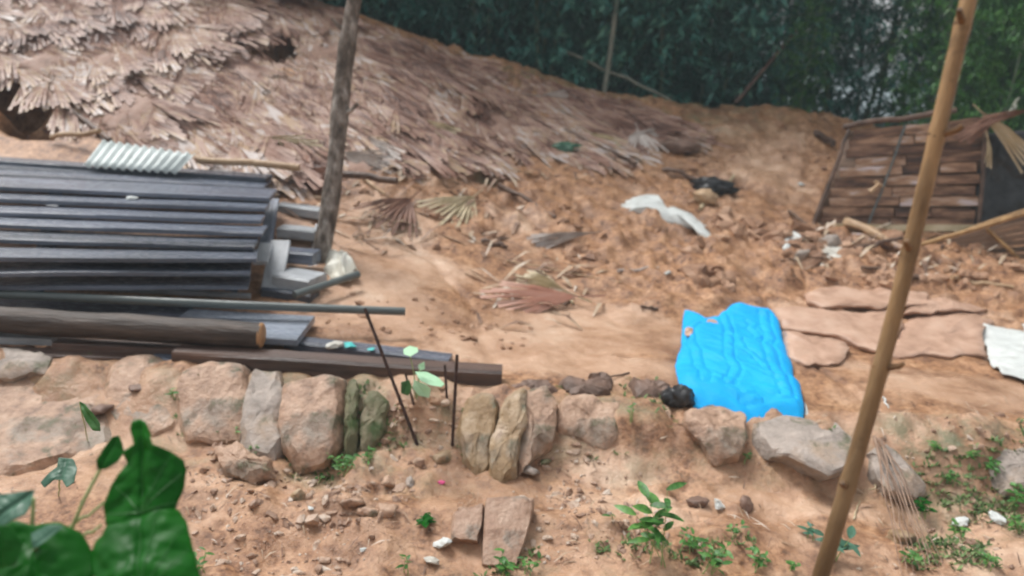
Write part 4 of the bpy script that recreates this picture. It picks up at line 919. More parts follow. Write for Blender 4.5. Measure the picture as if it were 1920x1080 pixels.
LIT = [(1347, 948, 17, 'white_cloth', 'white broken shard on the bank below the flat grey slab'), (583, 952, 7, 'white_cloth', 'tiny white chip in the gravel left of centre'),
       (680, 1030, 7, 'white_cloth', 'tiny white chip with red edge on the dark soil, lower left'), (1803, 985, 17, 'white_cloth', 'white plastic scrap at lower right, left of its twin'),
       (1868, 975, 15, 'white_cloth', 'white plastic scrap nearest the lower right corner'), (830, 905, 8, 'pink', 'small bright pink petal on the gravel'), (832, 1022, 20, 'white_cloth', 'crumpled silvery wrapper beside the tilted brick'),
       (815, 1055, 16, 'grey_cloth', 'grey wrapper at the bottom edge below the tilted brick'), (1578, 565, 7, 'white_cloth', 'little white pebble on the upper mud plate'), (1251, 515, 8, 'white_cloth', 'small white chip on the rubble right of the curved root'),
       (1503, 347, 6, 'white_cloth', 'tiny white chip on the bare slope left of the hut wall'), (625, 645, 16, 'grey_cloth', 'whitish scrap on the dark plank behind the beam'), (672, 650, 0, '', '')]
for k, (px, py, r, mt, lab) in enumerate(LIT):
    if not r: continue
    g = G(px, py, .12 if px in (625,) else .01); rr = r/FPX*(g-CAMP).length
    V_ = lump(ICO1[0], k+140, .6)*np.array([rr, rr*.75, rr*.4])
    o = mk('litter_scrap', V_, ICO1[1], M[mt], smooth=False); o.location = (g.x, g.y, (gz(g.x, g.y) if px != 625 else .125)+rr*.3); o.rotation_euler = (random.uniform(-.3, .6), .2, random.uniform(0, 6))
    tag(o, lab, 'litter', 'bits of litter')
for px, py, z, r, mt, lab in ((245, 373, .88, 11, 'white_cloth', 'small pale chip lying on the dark planks'), (655, 650, .13, 15, 'teal', 'teal printed scrap on the dark plank'), (695, 656, .13, 9, 'teal', 'second smaller teal scrap on the dark plank')):
    g = P(px, py, z); rr = r/FPX*(g-CAMP).length
    o = mk('litter_scrap', lump(ICO1[0], px, .4)*np.array([rr, rr*.8, rr*.25]), ICO1[1], M[mt], smooth=False); o.location = g + Vector((0, 0, rr*.2)); tag(o, lab, 'litter', 'bits of litter')

# ------------------------------------------------------------------ rusty rods
RB = [((783, 836), (684, 578), .012, .25, 'long slanting rusty iron rod in front of the brown beam'), ((848, 836), (857, 665), .011, .05, 'upright dark rusty rod left of the dark-sided stone'), ((838, 748), (834, 684), .009, .05, 'shortest rusty rod standing behind the upright one'),
      ((776, 760), (760, 700), .008, .03, 'thin rusty wire behind the pale seedling')]
for k, (p, q, r, back, lab) in enumerate(RB):
    a = G(*p); b = D(*q, a.y+back); a = a - (b-a).normalized()*.08
    pts = line(a, b, 24); rr = [r*(1.12 if i % 2 else .95) for i in range(25)]
    o = tube('iron_rod', pts, rr, M['rust'], 8); tag(o, lab, 'iron rod', 'rusty rods in the terrace edge')

# ------------------------------------------------------------------ broken hut at right
BL, BR = G(1512, 432), G(1832, 440)
yb = (BL.y+BR.y)/2
BL = D(1512, 428, yb+.1); BR = D(1838, 436, yb-.1); TL = D(1588, 240, yb+.55); TR = D(1858, 212, yb+.3)
hut = empty('hut_wall', (BL+BR)/2); tag(hut, 'broken hut wall of dark weathered boards standing askew at right', 'wall panel')
nrm_h = (BR-BL).cross(TL-BL).normalized(); nrm_h = nrm_h if nrm_h.y < 0 else -nrm_h
def quad_pt(u, v): return BL.lerp(BR, u).lerp(TL.lerp(TR, u), v)
vs = np.linspace(.03, .98, 11)
for k in range(10):
    v0, v1 = vs[k], vs[k+1]-.012; pr = random.Random(k)
    u = .04 + pr.random()*.02
    cuts = [u, pr.uniform(.35, .5), pr.uniform(.62, .72), .97 - pr.random()*.04]
    for c0, c1 in zip(cuts[:-1], cuts[1:]):
        if k == 6 and c0 < .1: c0 = .14
        A, B = quad_pt(c0+.004, v1), quad_pt(c1-.004, v1); A2 = quad_pt(c0, v0)
        off = nrm_h*pr.uniform(-.012, .02)
        wdt = (quad_pt(c0, v0)-quad_pt(c0, v1)).length
        b_ = beam('board', A+off, B+off+Vector((0, 0, pr.uniform(-.012, .012))), .022, wdt, M['slat'], nrm_h, 4, .008, 500+k*3+int(c0*10), ch=.15)
        adopt_needed = b_; b_.parent = hut; b_.matrix_parent_inverse = Matrix.Translation(-Vector(hut.location))
back = mk('backing_mat', [p - nrm_h*.06 - Vector(hut.location) for p in (quad_pt(.02, 0), quad_pt(.98, 0), quad_pt(.98, .97), quad_pt(.02, .97))], [(0, 1, 2, 3)], M['panel'], hut)
md = back.modifiers.new('thickness', 'SOLIDIFY'); md.thickness = .02
for k, (u0, u1) in enumerate(((.34, .42), (.03, .02), (.98, .97), (.60, .64))):
    adopt(tube('batten', line(quad_pt(u0, -.02)+nrm_h*.03, quad_pt(u1, .97)+nrm_h*.03, 8, 0, .012, k), .014 if k in (0, 3) else .03, M['pipe' if k in (0, 3) else 'stick'], 8), hut)
adopt(tube('top_pole', line(quad_pt(-.02, 1.02), quad_pt(.75, 1.05), 8, 0, .02, 5), .04, M['stick'], 10), hut)
adopt(beam('bottom_rail', quad_pt(.1, .045)+nrm_h*.04, quad_pt(1.0, .055)+nrm_h*.04, .03, .09, M['frond_pale'], nrm_h, 6, .01, 9), hut)
# scraps of orange wood caught on the wall
for k, (u, v, a, lab) in enumerate(((.32, .46, .6, 'orange splinter of wood stuck on the hut wall'), (.29, .36, -.9, 'lower broken orange chip on the hut wall'))):
    p = quad_pt(u, v) + nrm_h*.05
    o = beam('splinter', p, p+Vector((.16*math.cos(a), -.02, -.16*math.sin(a))), .05, .05, M['stick_pale'], (0, 1, .3), 3, .01, 530+k); tag(o, lab, 'splinter')
# black sheet as shade in the wall's opening, with dry leaf hanging over it
A, B, C_, E = D(1838, 250, yb+.4), D(1990, 240, yb+.2), D(1990, 420, yb-.2), D(1822, 432, yb-.1)
def shade_fn(a):
    o_ = np.zeros_like(a); o_[:, 1] = .1*fbm(a[:, 0]*3, a[:, 2]*3, 0, 3, 51); o_[:, 0] = .04*fbm(a[:, 0]*5, a[:, 2]*5, 4, 3, 52); return o_
o = patch('opening_shade', [A, A.lerp(B, .5), B, C_, E, E.lerp(A, .5)], M['black_plastic_and_shade'], shade_fn, 60, 16, .01); tag(o, 'dark opening at the right end of the hut wall, its shade a crumpled black sheet', 'dark opening')
LW, RW = D(1722, 486, yb-.35), D(2000, 505, yb-.6); LT, RT = D(1735, 452, yb-.2), D(2010, 372, yb-.45)
pan = empty('woven_panel', LW); tag(pan, 'fallen brown bamboo panel at the right edge with pale poles along its top', 'panel')
nr2 = Vector((0, -.9, .4))
for k in range(8):
    v0, v1 = k/8, (k+1)/8-.015
    a = LW.lerp(LT, v1); b = RW.lerp(RT, v1); wd = (LW.lerp(LT, v0)-a).length*.5 + (RW.lerp(RT, v0)-b).length*.5
    adopt(beam('strip', a, b, .02, max(.025, wd), M['panel'], nr2, 5, .01, 550+k), pan)
for k, (p, q, r) in enumerate((((1690, 470), (2010, 372), .028), ((1790, 440), (2010, 362), .024), ((1850, 430), (1935, 510), .025))):
    a, b = D(*p, yb-.4), D(*q, yb-.75); adopt(tube('pole', line(a, b, 6, 0, .01, k), r, M['bamboo'], 10), pan)
for k, (p, q, L, c, lab) in enumerate((((1835, 205), (1925, 285), .95, 'pale', 'broad straw-coloured dry leaf hanging over the dark opening'), ((1880, 215), (1800, 260), .6, 'brown', 'brown dry leaf folded over the top of the hut wall'), ((1850, 250), (1862, 305), .4, 'pale', 'narrow dry leaf dangling before the dark opening'),
                                       ((1940, 205), (1830, 225), .7, 'brown', 'dark brown dry leaf reaching in from the right edge'))):
    a, b = D(*p, yb+.1-.1*k), D(*q, yb-.1-.1*k); me = fan_mesh('dry_leaf', L*1.1, 13 if k < 2 else 7, 6, .1, 600+k, M['frond_'+c], .1)
    o = bpy.data.objects.new('dry_leaf', me); COL.objects.link(o); o.matrix_world = Matrix.Translation(a) @ orient(b-a, (0, -1, .5)).to_4x4(); tag(o, lab, 'dry leaf', 'dry leaves on the hut')

# ------------------------------------------------------------------ plants in the foreground
def big_leaf(parent, outline, Y0, Y1, m, mid, amp=.02, seed=0, n=72, veins=None):
    """leaf blade with the outline seen in the photo; depth runs from Y0 (top) to Y1 (bottom)"""
    ys = [p[1] for p in outline]; lo, hi = min(ys), max(ys)
    pts = [D(px, py, Y0 + (Y1-Y0)*(py-lo)/(hi-lo)) for px, py in outline]
    (mx0, my0), (mx1, my1) = mid
    A = D(mx0, my0, Y0 + (Y1-Y0)*(my0-lo)/(hi-lo)); B = D(mx1, my1, Y0 + (Y1-Y0)*(my1-lo)/(hi-lo)); ab = B-A; L = ab.length
    fwd = Vector((0, -1, .6)).normalized()
    def fn(a):
        q = a - np.array(A); t = (q @ np.array(ab))/(L*L); perp = q - np.outer(t, np.array(ab)); d = np.linalg.norm(perp, axis=1)
        s = np.sign(perp[:, 0]); h = -amp*.5*np.exp(-(d/.006)**2) + amp*np.sin(np.clip(d/.05, 0, 3.14)*.9) - amp*2.2*(d/.1)**2
        # side veins
        vv = (t*6 - d*18) % 1; h += -amp*.1*np.exp(-((vv-.5)/.12)**2)*(d > .004)
        h += amp*.9*fbm(a[:, 0]*14, a[:, 2]*14, a[:, 1]*14, 3, seed) + .05*np.sin(np.clip(t, -.2, 1.2)*3)*amp*8
        return np.outer(h, np.array(fwd))
    o = patch('leaf', pts, m, fn, n, 20, .0012); adopt(o, parent)
    if veins:
        R = resample(pts, 40); base_p = B
        ends = [A] + [R[k] for k in veins]
        for e in ends:
            st_ = base_p if e is A else B.lerp(A, .12)
            q = np.array([tuple(st_.lerp(base_p.lerp(e, .93), t)) for t in np.linspace(0.02, 1, 12)]); q = q + fn(q) + np.array(fwd)*.0016
            v = tube('vein', [Vector(x) for x in q], [.0016*(1-.06*i) for i in range(12)], M['vein'], 5)
            v.parent = o; v.matrix_parent_inverse = Matrix.Translation(-Vector(o.location))
    return o
def stem(parent, a, b, r, m, sag=0.): return adopt(tube('stem', line(a, b, 8, sag, .004, 3), [r*(1-.03*k) for k in range(9)], m, 8), parent)
g0 = Vector((-1.02, 1.55, gz(-1.02, 1.55)))
vine = empty('gourd_vine', g0); tag(vine, 'large dark green lobed gourd leaves filling the lower left corner', 'plant')
U = [(262, 786), (276, 792), (285, 810), (290, 832), (318, 845), (342, 862), (346, 880), (340, 915), (330, 945), (326, 962), (290, 975), (250, 985), (215, 990), (195, 985), (193, 950), (212, 905), (236, 868), (232, 848), (254, 832), (246, 806), (250, 790)]
big_leaf(vine, U, 1.75, 1.6, M['leaf_dark'], ((266, 790), (265, 985)), .016, 1, 110, [7, 10, 14, 26, 30])
Lw = [(195, 985), (240, 975), (300, 955), (330, 955), (348, 985), (358, 1030), (372, 1090), (350, 1140), (280, 1160), (215, 1140), (170, 1090), (160, 1045), (172, 1015), (188, 1002)]
big_leaf(vine, Lw, 1.62, 1.42, M['leaf_dark'], ((262, 965), (265, 1150)), .016, 2, 110, [6, 10, 13, 30, 34])
big_leaf(vine, [(222, 816), (227, 826), (232, 848), (222, 866), (200, 880), (182, 880), (182, 862), (196, 838), (210, 818)], 1.78, 1.74, M['leaf_dark'], ((220, 818), (188, 878)), .006, 3, 40)
big_leaf(vine, [(-30, 930), (20, 925), (62, 918), (64, 940), (50, 965), (10, 985), (-30, 1000)], 1.7, 1.62, M['leaf_teal'], ((60, 922), (-20, 980)), .012, 4)
big_leaf(vine, [(-40, 1010), (30, 975), (60, 985), (110, 978), (150, 1000), (168, 1050), (160, 1110), (90, 1150), (-40, 1150)], 1.62, 1.45, M['leaf_dark'], ((70, 985), (60, 1140)), .014, 5)
big_leaf(vine, [(60, 1000), (90, 985), (120, 985), (80, 1020), (62, 1030)], 1.58, 1.54, M['leaf_teal'], ((118, 986), (65, 1025)), .006, 6, 32)
big_leaf(vine, [(-30, 985), (20, 985), (45, 1020), (30, 1060), (-30, 1070)], 1.55, 1.5, M['leaf_dark'], ((0, 985), (0, 1065)), .008, 7, 40)
crown_p = D(60, 1190, 1.6); stem(vine, g0-Vector((0, 0, .04)), crown_p, .01, M['stem'])
for q, Y in (((265, 985), 1.62), ((262, 1060), 1.52), ((64, 935), 1.66), ((190, 878), 1.75), ((70, 1010), 1.56)): stem(vine, crown_p, D(*q, Y), .0055, M['stem'], -.03)
stem(vine, D(130, 990, 1.7), D(195, 943, 1.74), .004, M['stem']); stem(vine, D(150, 1010, 1.66), D(190, 985, 1.68), .004, M['stem']); stem(vine, crown_p, D(130, 990, 1.7), .005, M['stem'])
def root_plant(name, foot, label, cat='plant'):
    g = G(*foot); r_ = empty(name, g); tag(r_, label, cat); return r_, g
r_, g = root_plant('broadleaf_weed', (165, 830), 'single narrow green leaf on the left muddy stones')
big_leaf(r_, [(148, 752), (160, 758), (175, 775), (188, 795), (188, 808), (175, 808), (162, 790), (154, 772)], 3.4, 3.32, M['leaf'], ((150, 755), (185, 806)), .008, 8, 36)
stem(r_, g, D(150, 755, 3.4), .004, M['stem'])
r_, g = root_plant('broadleaf_weed', (110, 930), 'folded bluish-green leaf above the gourd leaves at left')
big_leaf(r_, [(110, 858), (138, 860), (146, 880), (140, 905), (128, 915), (118, 900), (100, 900), (82, 915), (76, 905), (95, 885), (108, 875)], 2.6, 2.5, M['leaf_teal'], ((125, 860), (110, 908)), .01, 9, 44)
stem(r_, g, D(112, 900, 2.55), .004, M['stem'])
# seedling by the rods
r_, g = root_plant('pale_seedling', (782, 748), 'pale green seedling with round leaves by the rusty rods'); Ys = g.y-.02
big_leaf(r_, [(756, 655), (768, 648), (783, 652), (784, 660), (770, 668), (757, 664)], Ys, Ys-.2, M['leaf_pale'], ((757, 658), (784, 657)), .006, 10, 28)
big_leaf(r_, [(778, 697), (800, 697), (822, 708), (834, 720), (828, 726), (806, 722), (788, 714)], Ys, Ys-.22, M['leaf_pale'], ((780, 700), (832, 723)), .006, 11, 32)
big_leaf(r_, [(776, 712), (800, 722), (808, 730), (805, 746), (785, 742), (774, 728)], Ys, Ys-.04, M['leaf_pale'], ((778, 715), (800, 744)), .006, 12, 32)
big_leaf(r_, [(752, 716), (768, 712), (772, 728), (766, 742), (752, 738)], Ys, Ys-.04, M['leaf'], ((764, 714), (758, 740)), .006, 13, 28)
big_leaf(r_, [(784, 684), (796, 678), (797, 692), (786, 696)], Ys+.03, Ys, M['leaf_pale'], ((785, 686), (796, 690)), .003, 14, 20)
for q in ((769, 664), (785, 702), (780, 716), (764, 716), (787, 692)): stem(r_, g, D(*q, Ys), .004, M['stem'], -.02)
# generic weeds: separate leaves sharing a few blades
def blade(name, m, w=.34, fold=.18, bend=.25):
    V = []; F = []; n = 7
    for k in range(n+1):
        t = k/n; hw = w*.5*math.sin(math.pi*min(1, t*.97+.03))**.75*(1-.25*t); z = -bend*t*t
        V += [(t, -hw, z+fold*hw), (t, 0, z), (t, hw, z+fold*hw)]
    for k in range(n):
        b = k*3; F += [(b, b+3, b+4, b+1), (b+1, b+4, b+5, b+2)]
    me = bpy.data.meshes.new(name); me.from_pydata(V, [], F); me.update(); me.materials.append(m)
    me.polygons.foreach_set('use_smooth', [True]*len(me.polygons)); return me
BL_ = {k: [blade('leaf', M[k], w, .2, b) for w, b in ((.42, .2), (.36, .35), (.55, .25))] for k in ('leaf', 'leaf_teal', 'leaf_dark')}
def weed(foot, label, hgt, nst, nlv, ll, kind='leaf', seed=0, spread=.5, name='weed', group='weeds on the near bank'):
    rg = random.Random(seed); g = G(*foot); g.z = gz(g.x, g.y); r_ = empty(name, g); tag(r_, label, 'weed', group)
    for s in range(nst):
        an = rg.uniform(0, 6.28); tip = g + Vector((math.cos(an)*spread*hgt*rg.random(), math.sin(an)*spread*hgt*rg.random(), hgt*rg.uniform(.6, 1.1)))
        root_p = g + Vector((rg.uniform(-.02, .02), rg.uniform(-.02, .02), -.01)) * (1 if nst < 4 else 2.5)
        adopt(tube('stem', line(root_p, tip, 5, -.01, .006, s), [.004-.0005*k for k in range(6)], M['stem'], 6), r_)
        for q in range(nlv):
            t = .35 + .65*(q+1)/nlv; p = root_p.lerp(tip, t); a2 = q*2.4 + an + rg.uniform(-.4, .4)
            dv_ = Vector((math.cos(a2), math.sin(a2), rg.uniform(.0, .6))); l = ll*rg.uniform(.65, 1.15)
            o = bpy.data.objects.new('leaf', rg.choice(BL_[kind])); COL.objects.link(o); o.parent = r_; o.matrix_parent_inverse = Matrix.Translation(-g)
            o.matrix_basis = Matrix.Translation(p) @ (orient(dv_, (0, -.3, 1), rg.uniform(-.4, .4))*l).to_4x4()
    return r_
WD = [((1235, 1050), 'tallest bright green weed at the bottom edge, right of centre', .38, 4, 6, .14, 'leaf', .5), ((1330, 1070), 'bushy low green weed at the bottom edge, right of the tall one', .16, 6, 5, .07, 'leaf', .9),
      ((1290, 1040), 'small green weed between the tall one and the bushy one', .14, 4, 5, .06, 'leaf', .8), ((1375, 1010), 'little weed above the bushy one at the bottom edge', .1, 3, 4, .045, 'leaf', .7),
      ((940, 1075), 'green weed sprouting at the foot of the long brick', .12, 5, 5, .07, 'leaf', .8), ((990, 1075), 'light green weed just right of the long brick foot', .1, 3, 4, .05, 'leaf', .7),
      ((800, 985), 'dark round-leaved rosette left of the tilted brick', .035, 3, 5, .075, 'leaf_dark', .9), ((645, 890), 'green weed under the largest muddy block', .14, 7, 6, .05, 'leaf', .9), ((690, 870), 'small weed at the foot of the leaning mossy stone', .1, 5, 5, .04, 'leaf', .8),
      ((600, 905), 'tiny weed left of the green weed under the block', .05, 3, 4, .04, 'leaf', .7), ((430, 825), 'little weed between the squarish and grey stones', .09, 4, 4, .045, 'leaf', .8), ((325, 745), 'tiny two-leaved weed on top of the rounded stone', .07, 2, 3, .05, 'leaf', .6),
      ((1565, 1050), 'bluish broad-leaved weed behind the foot of the bamboo pole', .14, 3, 4, .11, 'leaf_teal', .7), ((1520, 1010), 'dark weed left of the bamboo pole foot', .1, 3, 3, .08, 'leaf_teal', .6), ((1480, 1070), 'tiny green sprout left of the bamboo pole foot', .07, 3, 3, .04, 'leaf', .7),
      ((1730, 965), 'dark leafy weed right of the dry palm stalks', .13, 4, 5, .07, 'leaf_dark', .6), ((1890, 950), 'green weed by the right edge above the white scraps', .16, 6, 5, .07, 'leaf', .8), ((1910, 1000), 'lower green weed at the right edge', .12, 5, 5, .06, 'leaf', .8),
      ((1820, 860), 'small green weed right of the grey boulder gap', .08, 5, 5, .045, 'leaf', .9), ((1750, 850), 'small green weed above the dark leafy one', .08, 4, 5, .045, 'leaf', .9), ((1850, 1060), 'small weed in the lower right corner', .09, 4, 4, .05, 'leaf', .8),
      ((1180, 790), 'thin weed growing before the flat brown clod', .15, 3, 3, .035, 'leaf', .4), ((760, 1070), 'grass-like sprout at the bottom edge, left of the wrapper', .09, 2, 3, .05, 'leaf', .5), ((1145, 975), 'single small green leaf left of the tall weed', .06, 1, 2, .055, 'leaf', .4),
      ((1400, 860), 'little weed in the gap beneath the flat grey slab', .05, 4, 4, .035, 'leaf', .9), ((1790, 1010), 'leafy weed below the left white scrap at lower right', .1, 5, 5, .055, 'leaf', .9), ((1860, 890), 'spreading weed left of the boulder at the right edge', .1, 6, 5, .055, 'leaf', .9),
      ((1770, 905), 'pale weed between the dry frond and the boulder', .08, 5, 5, .045, 'leaf', .9), ((1700, 1060), 'small weed right of the dry frond at the bottom edge', .08, 4, 5, .05, 'leaf', .9), ((1420, 1060), 'low leafy weed at the bottom edge between the bushy weed and the pole', .09, 5, 5, .055, 'leaf', .9),
      ((480, 850), 'mossy little weed below the grey weathered stone', .06, 5, 5, .035, 'leaf', .9), ((380, 1070), 'small leaf tuft right of the gourd leaves at the bottom', .08, 3, 4, .05, 'leaf', .7)]
for k, (ft, lab, hg, ns_, nl, ll, kd, sp) in enumerate(WD): weed(ft, lab, hg, ns_, nl, ll, kd, 700+k, sp)
# moss and creeping weeds
def moss(boxes, seed):
    rg = np.random.default_rng(seed); VV = []; FF = []; off = 0
    for x0, y0, x1, y1, cnt in boxes:
        X, Y, Z = Gv(rg.uniform(x0, x1, cnt), rg.uniform(y0, y1, cnt)); kp = fbm(X*2.5, Y*2.5, 0, 2, 95)
        for x, y, z, kk in zip(X, Y, Z, kp):
            if kk < .05: continue
            g = Vector((x, y, z))
            for q in range(5):
                a, l = rg.uniform(0, 6.28), rg.uniform(.012, .04); w = l*.3; d = np.array([math.cos(a), math.sin(a), rg.uniform(.2, 1.2)]); s = np.array([-math.sin(a), math.cos(a), 0])
                b = np.array([g.x+rg.uniform(-.02, .02), g.y+rg.uniform(-.02, .02), g.z])
                VV += [b, b+d*l*.5+s*w, b+d*l, b+d*l*.5-s*w]; FF.append((off, off+1, off+2, off+3)); off += 4
    o = mk('moss_and_seedlings', VV, FF, M['moss'], smooth=False); tag(o, 'low moss and tiny seedlings creeping over the bank', 'moss', kind='stuff')
moss([(1640, 820, 1920, 1070, 600), (330, 740, 760, 880, 260), (860, 720, 1280, 860, 160), (1660, 810, 1920, 1070, 420), (600, 780, 760, 920, 150), (900, 1020, 1420, 1080, 160), (380, 800, 560, 900, 90), (1400, 840, 1640, 910, 100), (1050, 730, 1260, 790, 50), (1240, 190, 1330, 225, 60)], 3)
# straw and shreds of leaf
def litter(name, boxes, m, label, seed, l0, l1, w):
    rg = np.random.default_rng(seed); VV = []; FF = []; off = 0
    for x0, y0, x1, y1, cnt in boxes:
        X, Y, Z = Gv(rg.uniform(x0, x1, cnt), rg.uniform(y0, y1, cnt))
        for x, y, z in zip(X, Y, Z):
            a = rg.uniform(0, 3.14); l = rg.uniform(l0, l1); ww = w*rg.uniform(.5, 1.5); d = np.array([math.cos(a), math.sin(a), rg.uniform(-.1, .35)]); sd_ = np.array([-math.sin(a), math.cos(a), 0])*ww
            b = np.array([x, y, z+.012]); mid = b + d*l*.5 + np.array([0, 0, rg.uniform(0, .2)*l]); e = b + d*l
            VV += [b-sd_*.4, b+sd_*.4, mid+sd_, mid-sd_, e+sd_*.2, e-sd_*.2]; FF += [(off, off+1, off+2, off+3), (off+3, off+2, off+4, off+5)]; off += 6
    o = mk(name, VV, FF, m, smooth=False); tag(o, label, 'leaf litter', kind='stuff')
litter('leaf_shreds', [(620, 230, 1000, 470, 150), (950, 240, 1350, 340, 90), (900, 480, 1120, 620, 50), (1480, 420, 1900, 520, 150), (1780, 200, 1920, 260, 30), (560, 330, 760, 480, 50)], M['shred'], 'shreds of dry palm leaf strewn over the slide', 21, .12, .5, .022)
litter('straw_litter', [(380, 820, 900, 1080, 130), (960, 800, 1640, 1080, 130), (1640, 740, 1920, 1080, 120), (0, 700, 400, 980, 40)], M['shred'], 'bits of straw and dead stem on the near bank', 22, .03, .14, .004)
# dry palm stalks right of the pole
r_ = empty('dry_palm_frond', G(1640, 838)); tag(r_, 'dry brown palm frond stalks lying down the bank right of the bamboo pole', 'dry frond')
for k in range(8):
    t = k/7; a, b = G(1632+20*t, 828+8*t), G(1690+75*t, 1085-20*t)
    pts = line(a+Vector((0, 0, .05)), b+Vector((0, 0, .03)), 10, -.02, .012, 800+k)
    for p in pts: p.z = max(p.z, gz(p.x, p.y)+.012)
    adopt(tube('stalk', pts, [.0065-.0004*i for i in range(11)], M['stalk'], 6), r_)
# pale curled loop of twine
c = G(1622, 910); o = tube('twine', [Vector((c.x+.06*math.cos(a), c.y+.09*math.sin(a), gz(c.x, c.y)+.015)) for a in np.linspace(-1.8, 1.9, 14)], .005, M['frond_pale'], 6); tag(o, 'curl of pale twine on the mud right of the bamboo pole', 'twine')

# ------------------------------------------------------------------ bamboo thicket beyond the slide
def foliage_mesh(name, seed, m, Ht=8.5, rad=1.5, sprays=420, dens=13):
    """drooping sprays of narrow leaves round the culms"""
    rg = np.random.default_rng(seed); n = sprays
    z = Ht*rg.random(n)**.9; rr = rad*(.35+.8*np.sin(np.minimum(1, z/Ht+.12)*2.6))*np.sqrt(rg.random(n)); an = rg.uniform(0, 6.28, n)
    C_ = np.stack([np.cos(an)*rr, np.sin(an)*rr, z], -1); ax = rg.uniform(0, 6.28, n)
    bd = np.stack([np.cos(ax), np.sin(ax), rg.uniform(-1.1, .1, n)], -1)*rg.uniform(.35, .95, n)[:, None]
    C_ = np.repeat(C_, dens, 0); bd = np.repeat(bd, dens, 0); ax = np.repeat(ax, dens); N = len(ax)
    p = C_ + bd*rg.random(N)[:, None] + rg.normal(0, .045, (N, 3)); a2 = ax + rg.normal(0, .7, N)
    l = rg.uniform(.12, .28, N)[:, None]; w = l*rg.uniform(.09, .14, N)[:, None]
    d = np.stack([np.cos(a2), np.sin(a2), rg.uniform(-1.6, .1, N)], -1); d /= np.linalg.norm(d, axis=1)[:, None]
    sd_ = np.cross(d, np.stack([rg.normal(0, .4, N), rg.normal(0, .4, N), np.ones(N)], -1)); sd_ /= np.linalg.norm(sd_, axis=1)[:, None]+1e-6
    V = np.stack([p, p+d*l*.35+sd_*w, p+d*l, p+d*l*.35-sd_*w], 1).reshape(-1, 3)
    o = big_mesh(name, V, np.arange(len(V)).reshape(-1, 4), m); me = o.data; bpy.data.objects.remove(o)
    me.polygons.foreach_set('use_smooth', np.zeros(len(me.polygons), dtype=bool))
    return me
FOL = [foliage_mesh('foliage', 900+k, M['bleaf'], 8.5, 1.55, 1250, 15) for k in range(4)]
FOLG = [foliage_mesh('foliage', 950+k, M['bleaf2'], 8, 1.4, 1000, 15) for k in range(2)]
SHR = foliage_mesh('foliage', 990, M['leaf_shrub'], 7, 1.5, 420, 13)
def culm_mesh(k):
    rg = random.Random(k); n = 8; K = 14; V = []; F = []; lean = (rg.uniform(-.5, .5), rg.uniform(-.3, .3))
    for j in range(K+1):
        t = j/K; c = Vector((lean[0]*t*t*2, lean[1]*t*t*2, 8.5*t)); r = (.045-.03*t)*(1.15 if j % 2 else 1)
        for i in range(n): a = 6.283*i/n; V.append(c+Vector((math.cos(a)*r, math.sin(a)*r, 0)))
    for j in range(K):
        for i in range(n): q = (i+1) % n; F.append((j*n+i, j*n+q, (j+1)*n+q, (j+1)*n+i))
    me = bpy.data.meshes.new('culm'); me.from_pydata(V, [], F); me.update(); me.materials.append(M['culm']); return me
CUL = [culm_mesh(k) for k in range(5)]
rg = random.Random(77)
spots = []
for row, (Y, x0, x1, stp) in enumerate(((16.9, -5.5, 13.5, 1.55), (18.6, -7.5, 15, 1.7), (20.8, -9, 17, 1.8), (23.5, -11, 19, 2.0))):
    x = x0
    while x < x1:
        spots.append((x+rg.uniform(-.4, .4), Y+rg.uniform(-.5, .5), row)); x += stp
for k, (x, y, row) in enumerate(spots):
    px, _ = project(x, y, 2.5)
    if row >= 1 and 1380 < px < 1480: continue
    if row >= 2 and 1380 < px < 1850: continue
    if row == 1 and 1590 < px < 1720: continue
    g = Vector((x, y, gz(x, y)-.05)); r_ = empty('bamboo_clump', g); gr = px > 1620 and row < 2
    tag(r_, 'green bamboo clump in the dense dark thicket beyond the slide', 'bamboo', 'bamboo thicket beyond the slide')
    o = bpy.data.objects.new('foliage', (FOLG if gr else FOL)[k % (2 if gr else 4)]); COL.objects.link(o); o.parent = r_; o.rotation_euler.z = rg.uniform(0, 6.28); s = rg.uniform(.85, 1.15); o.scale = (s, s, s)
    if row == 0: o.scale.z *= .9
    for q in range(4):
        c = bpy.data.objects.new('culm', CUL[rg.randrange(5)]); COL.objects.link(c); c.parent = r_; c.location = (rg.uniform(-.6, .6), rg.uniform(-.5, .5), 0); c.rotation_euler = (rg.uniform(-.1, .1), rg.uniform(-.05, .22), rg.uniform(0, 6))
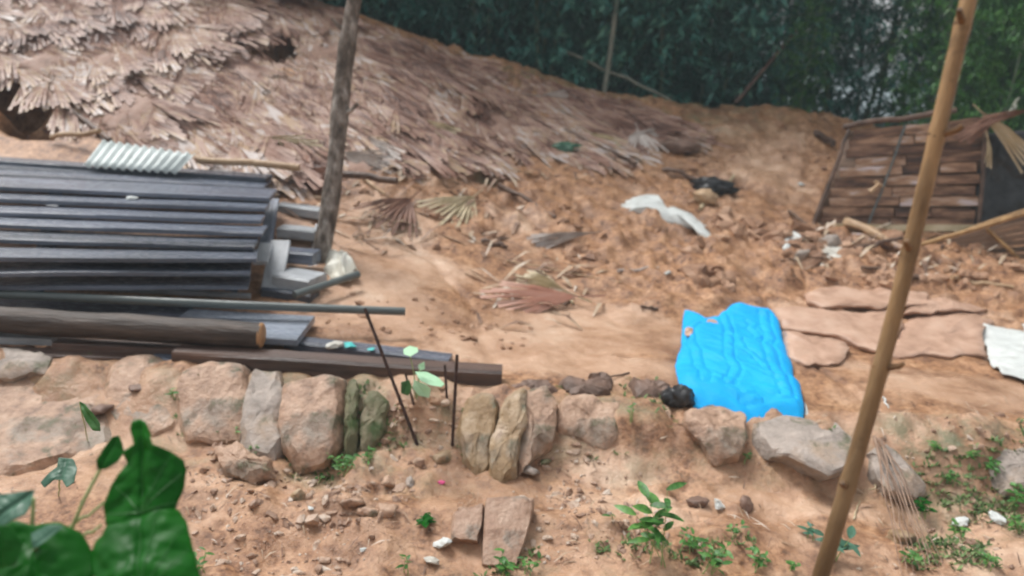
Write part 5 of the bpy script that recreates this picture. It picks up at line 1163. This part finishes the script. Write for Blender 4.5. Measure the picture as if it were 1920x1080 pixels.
for k, (px, Y, sc, lab) in enumerate(((1885, 12.9, .55, 'bright green leafy shrub behind the hut wall at the right edge'), (1760, 13.9, .5, 'lower green shrub behind the middle of the hut wall'), (1500, 15.4, .3, 'small green bush on the ridge left of the hut wall'))):
    w_ = D(px, 200, Y); g = Vector((w_.x, w_.y, gz(w_.x, w_.y)-.05)); r_ = empty('leafy_shrub', g); tag(r_, lab, 'shrub')
    o = bpy.data.objects.new('foliage', SHR); COL.objects.link(o); o.parent = r_; o.scale = (sc, sc, sc); o.rotation_euler.z = k
    c = bpy.data.objects.new('stem', CUL[k]); COL.objects.link(c); c.parent = r_; c.scale = (sc*.7, sc*.7, sc*.9)
# culms that stand out
SC = [((1130, 165), (1158, -30), 15.6, 15.6, .055, 'culm_pale', 'pale upright trunk standing out against the dark thicket'), ((1050, 92), (1262, 188), 16.0, 15.4, .035, 'culm_pale', 'thin grey pole fallen aslant before the thicket'),
      ((1378, 195), (1492, 55), 15.6, 16.0, .045, 'stick', 'reddish leaning pole in front of the thicket'), ((1895, 215), (1910, 185), 10.9, 11.2, .02, 'culm_pale', 'pale twig above the hut at the right edge')]
for k, (p, q, Y0, Y1, r, mt, lab) in enumerate(SC):
    a, b = D(*p, Y0), D(*q, Y1); b = b + (b-a)*(.6 if k == 0 else 0)
    if k == 0: a.z -= .5
    o = tube('leaning_pole', line(a, b, 10, 0, .03, k), [r*(1-.02*i) for i in range(11)], M[mt], 9, k, .1); tag(o, lab, 'pole')

# ------------------------------------------------------------------ damp air
hb = bmesh.new(); bmesh.ops.create_cube(hb, size=1)
hm = bpy.data.meshes.new('haze'); hb.to_mesh(hm); hb.free()
haze = bpy.data.objects.new('haze', hm); COL.objects.link(haze); haze['kind'] = 'stuff'
haze.scale = (9000, 9000, 50); haze.location = (0, 0, -15)
hmat = bpy.data.materials.new('damp_air'); hn, hl = nodes(hmat); hn.remove(hn['Principled BSDF'])
pv = hn.new('ShaderNodeVolumePrincipled'); pv.inputs['Color'].default_value = (.8, .95, 1, 1); pv.inputs['Density'].default_value = .0024
hl.new(pv.outputs[0], hn['Material Output'].inputs['Volume']); hm.materials.append(hmat)
